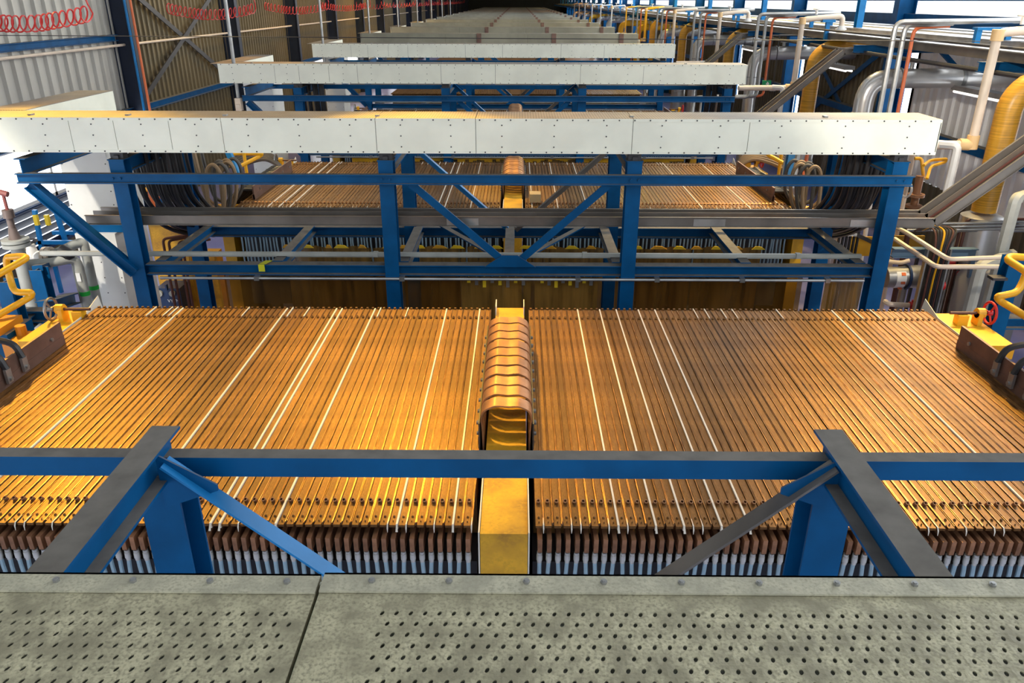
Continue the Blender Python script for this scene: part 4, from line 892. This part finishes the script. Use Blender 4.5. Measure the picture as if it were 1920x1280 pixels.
# ------------------------------------------------------------------ equipment beside the second frame, pipe rack side
y_ = 5.2
rail('handrail', [A(1965, 535, y_-.3), A(1889, 487, y_), A(1893, 481, y_+.03), A(1935, 483, y_+.1), A(1922, 520, y_+.1), A(1908, 548, y_+.05), A(1880, 554, y_), A(1869, 556, y_), A(1875, 564, y_), A(1965, 618, y_-.3)], YEL, .026, 'yellow tubular handrail with a returned end, in front of the silver vessel', 'handrail', 10, .05)
t = thing('blue_post', 'blue steel post standing inside the yellow handrail, pipe rack side', 'post', (A(1880, 560, 5.6).x, 5.6, 0))
a = A(1890, 520, 5.6); MB().ibeam((a.x, 5.6, 0), (a.x, 5.6, A(1890, 480, 5.6).z), .11, .11, (0, 1, 0)).build('column', BLUE, t, False)
MB().ibeam((a.x-.05, 5.6, A(1890, 603, 5.6).z), (a.x+.9, 5.6, A(1890, 603, 5.6).z), .10, .09).build('beam', BLUE, t, False); MB().box(a.x-.16, a.x-.05, 5.52, 5.6, A(1870, 515, 5.6).z-.02, A(1870, 515, 5.6).z).build('bracket', DARKST, t, False)
rail('cream_pipe', [A(1678, 425, 6.9), A(1700, 436, 6.7), A(1778, 486, 6.2), A(1915, 481, 6.2), A(1990, 481, 6.2)], CREAM, .020, 'upper thin cream pipe bending beside the black cable bundle')
rail('cream_pipe', [A(1678, 448, 6.9), A(1755, 500, 6.2), A(1890, 500, 6.2), A(1899, 490, 6.2)], CREAM, .021, 'lower thin cream pipe bending in front of the black cable bundle')
for i in range(8):
    o = .018*i; y_ = 7.0
    q = [A(1715, 433, 7.5) + Vector((o*1.4, 0, o*.2)), A(1735, 426, 7.3) + Vector((o*1.5, 0, .01)), A(1753, 434, 7.1) + Vector((o*1.6, 0, 0)), A(1753, 468, y_) + Vector((o*1.0, 0, 0)), Vector((A(1745, 500, y_).x+o, y_, A(1745, 500, y_).z)), Vector((A(1735, 540, y_).x+o, y_, A(1735, 540, y_).z)), Vector((A(1728, 580, y_).x+o, y_, .3))]
    tag(MB().tube(spline(q, 6), .0098, 6).build('control_cable', YEL if i == 3 else (BLACK if i % 3 else BROWNP)), ('yellow cable in the middle of the arched black bundle' if i == 3 else '%s dark cable of the arched bundle, counted from the blue post' % ORD[i]), 'cable', 'arched control cables')
g = A(1735, 545, 7.05)
t = thing('cable_ladder', 'upright steel ladder carrying the arched black cable bundle', 'cable tray', (g.x, 7.08, 0))
MB().box(g.x-.075, g.x-.06, 7.03, 7.08, 0, A(1745, 470, 7).z).box(g.x+.14, g.x+.155, 7.03, 7.08, 0, A(1745, 470, 7).z).box(g.x-.06, g.x+.14, 7.07, 7.08, .2, A(1745, 470, 7).z).build('ladder', STEEL, t, False)
g = A(1698, 520, 7.9)
t = thing('strainer', 'fat steel strainer body with orange striped white label behind the outer blue post', 'vessel', (g.x, 7.9, g.z-.13))
MB().tube([(g.x-.22, 7.9, g.z), (g.x-.05, 7.9, g.z+.01), (g.x+.12, 7.9, g.z+.01), (g.x+.17, 7.9, g.z+.01), (g.x+.20, 7.9, g.z+.01)], [.11, .11, .125, .115, .06], 18).cyl((g.x, 7.9, 0), (g.x, 7.9, g.z-.1), .04, 8).build('body', STEEL, t)
MB().cyl((g.x-.14, 7.9, g.z), (g.x-.04, 7.9, g.z+.005), .114, 18).build('label_band', SIGNW, t)
for an in (2.5, 3.3, 4.1, 4.9): MB().obox((g.x-.075, 7.9+.114*math.cos(an), g.z+.114*math.sin(an)), (.022, 0, 0), (0, .016*abs(math.sin(an))+.004, .016*abs(math.cos(an))), (0, .004*math.cos(an), .004*math.sin(an))).build('stripe', ORANGE, t, False)
MB().ring((g.x+.0, 7.9, g.z+.008), (1, 0, 0), .128, .014, 20, 6).build('band', NAVY, t)
g = A(1852, 545, 7.3)
t = thing('tank', 'grey metal tank with a nozzle and a red notice, inside the yellow handrail', 'tank', (g.x, 7.3, 0))
MB().tube([(g.x, 7.3, .1), (g.x, 7.3, .2), (g.x, 7.3, A(1850, 522, 7.3).z), (g.x, 7.3, A(1850, 503, 7.3).z), (g.x, 7.3, A(1850, 500, 7.3).z)], [.26, .30, .30, .22, .05], 22).build('shell', mat('tank_grey', (.30, .30, .32), .45, .3), t)
MB().cyl((g.x-.08, 7.05, g.z+.06), (g.x-.02, 6.92, g.z+.02), .06, 14).cyl((g.x-.02, 6.92, g.z+.02), (g.x-.018, 6.915, g.z+.018), .055, 14).build('nozzle', STEEL, t)
MB().box(g.x-.09, g.x+.02, 6.975, 6.98, g.z-.17, g.z-.07).build('notice', SIGNW, t, False)
MB().box(g.x-.085, g.x+.015, 6.972, 6.975, g.z-.105, g.z-.075).box(g.x-.08, g.x+.01, 6.972, 6.975, g.z-.135, g.z-.125).box(g.x-.08, g.x-.01, 6.972, 6.975, g.z-.155, g.z-.147).build('red_print', RED, t, False)
for j, (u0, v0, u1, Y_) in enumerate(((1792, 432, 1776, 7.6), (1803, 432, 1790, 7.6), (1815, 430, 1800, 7.6))):
    a = A(u0, v0, Y_); rail('brown_pipe', [(a.x+1.2, Y_+.03*j, a.z+.045*j), (a.x, Y_+.03*j, a.z+.045*j), (a.x, Y_+.03*j, .2)], BROWNP if j else STEEL, .016, '%s thin brown pipe turning down beside the silver vessel, counted from the blue post' % ORD[j])
for j, (u, v, Y_, r) in enumerate(((1758, 535, 7.4, .06), (1806, 515, 7.5, .05), (1800, 548, 7.4, .05), (1712, 571, 7.3, .04), (1783, 492, 7.6, .035))):
    g = A(u, v, Y_); t = thing('red_valve', '%s small red valve among the pipes behind the arched cables, counted from the top' % ORD[[2, 1, 3, 4, 0][j]], 'valve', g)
    MB().cyl((g.x-r, Y_, g.z), (g.x+r, Y_, g.z), r*.8, 10).cyl((g.x, Y_, g.z-r*1.6), (g.x, Y_, g.z+r*1.2), r*.55, 10).build('valve_body', RED, t); MB().cyl((g.x, Y_, g.z-r*1.6), (g.x, Y_, .05), .018, 8).build('stem_pipe', STEEL, t)
for j, (u, u2, v1, Y_) in enumerate(((1838, 1812, 500, 6.6), (1905, 1868, 372, 6.9))):
    a = A(u, v1, Y_); b_ = A(u2, 590, Y_)
    rail('grey_post_pipe', [(a.x+.45, Y_+.3, a.z+.02), (a.x, Y_, a.z), (a.x, Y_, .0)], PIPEG, .055, 'stout grey pipe bending over the %s' % ('grey tank' if j == 0 else 'silver vessel by the low window'))
rail('white_pipe', [A(1660, 565, 7.4), A(1665, 570, 7.3), A(1705, 572, 7.3)], CREAM, .026, 'short cream pipe elbow lying behind the outer blue post')
rail('white_pipe', [A(1640, 483, 8.0), A(1665, 490, 8.0), A(1690, 493, 7.9), A(1705, 488, 7.9)], CREAM, .022, 'bent cream pipe above the steel strainer body')
rail('white_pipe', [A(1712, 288, 8.6), (A(1712, 288, 8.6).x, 8.6, 0)], CREAM, .030, 'upright cream pipe behind the end of the second frame')
rail('white_pipe', [A(1645, 300, 9.4), (A(1650, 320, 9.4).x, 9.4, 0)], PIPEW, .028, 'upright white pipe behind the hanging cables, pipe rack side')
rail('yellow_hose', [A(1732, 310, 7.9), A(1745, 300, 8.0), A(1775, 298, 8.0), A(1772, 304, 8.0), A(1745, 312, 7.9), A(1738, 335, 7.8)], YEL, .016, 'yellow hose loop beside the end of the first white duct')
rail('yellow_hose', [A(1715, 297, 8.3), A(1728, 297, 8.3), A(1732, 335, 8.2)], YELD, .018, 'short yellow hose hanging from the end of the first white duct')
t = thing('valve_cluster', 'rusty steel valve with cream handwheel behind the outer blue post and below the yellow hose', 'valve', A(1718, 370, 8.2))
g = A(1718, 365, 8.2)
MB().cyl((g.x, 8.2, g.z-.25), (g.x, 8.2, g.z+.2), .04, 10).cyl((g.x, 8.2, g.z-.02), (g.x, 8.2, g.z+.01), .085, 12).cyl((g.x, 8.2, g.z-.14), (g.x, 8.2, g.z-.11), .085, 12).build('valve_body', mat('rusty_steel', (.30, .15, .08), .5, .4), t)
MB().ring((g.x-.12, 8.2, g.z+.06), (1, .2, 0), .085, .012, 18, 6).build('handwheel', PIPEW, t)
MB().cyl((g.x, 8.2, 0), (g.x, 8.2, g.z-.25), .03, 8).build('stem_pipe', BROWNP, t)
for j, (u, v, wd, ht, Y_, m, lb) in enumerate(((1690, 455, .5, .16, 8.4, MUST, 'mustard guard panel behind the cream pipes'), (1620, 462, .32, .22, 8.3, YEL, 'bright yellow guard panel with a dark top bar'), (1600, 495, .14, .2, 8.3, ORANGE, 'orange panel under the white lettered tags'))):
    g = A(u, v, Y_); t = thing('guard_panel', lb, 'panel', (g.x, Y_, 0))
    MB().box(g.x-wd/2, g.x+wd/2, Y_, Y_+.02, g.z-ht/2, g.z+ht/2).build('sheet', m, t, False); MB().box(g.x-wd/2, g.x-wd/2+.03, Y_+.02, Y_+.05, 0, g.z+ht/2).box(g.x+wd/2-.03, g.x+wd/2, Y_+.02, Y_+.05, 0, g.z+ht/2).build('leg', DARKST, t, False)
    if j == 1: MB().bar((g.x-.16, Y_-.02, g.z+.16), (g.x+.20, Y_-.02, g.z-.0), .02, .04).build('top_bar', DARKST, t, False)
for j, (u, v, tx) in enumerate(((1597, 440, 'V NU MIDI'), (1587, 490, 'V NU MIDI'))):
    g = A(u, v, 8.25); t = thing('lettered_tag', '%s white tag with small black letters on the dark cables beside the yellow guard panel' % ('upper' if j == 0 else 'lower'), 'tag', g)
    MB().box(g.x-.055, g.x+.055, 8.245, 8.25, g.z-.014, g.z+.014).build('plate', SIGNW, t, False); lettering('lettering', tx, (g.x, 8.244, g.z-.008), .021, BLK, t)
for i in range(6):
    g = A(1576+7*i, 432, 8.3); rail('black_cable', [(g.x, 8.3, g.z+.1), (g.x, 8.3, 0)], BLACK, .016, '%s black cable behind the white lettered tags, counted from the yellow beam' % ORD[i], 'cable', 6, .05, 'cables behind the tags')
t = thing('pipe_channel', 'pale blue steel channel carrying the pipes beside the silver vessel', 'beam', A(1800, 470, 7.0))
a, b_ = A(1672, 473, 7.2), A(1830, 472, 7.2); MB().ibeam(a, (b_.x, a.y, a.z), .08, .09).bar((b_.x+.3, a.y+.3, 0), (b_.x-.02, a.y, a.z-.05), .04, .04, (0, 1, 0)).build('channel', mat('faded_blue', (.10, .17, .25), .5), t, False)
for i in range(3):
    a = A(1700, 420+6*i, 7.5+.03*i); rail('steel_pipe', [a, A(1830, 418+6*i, 7.5), A(2000, 414+6*i, 7.5)], STEEL, .014, '%s thin steel pipe passing in front of the silver vessel, counted from the top' % ORD[i])
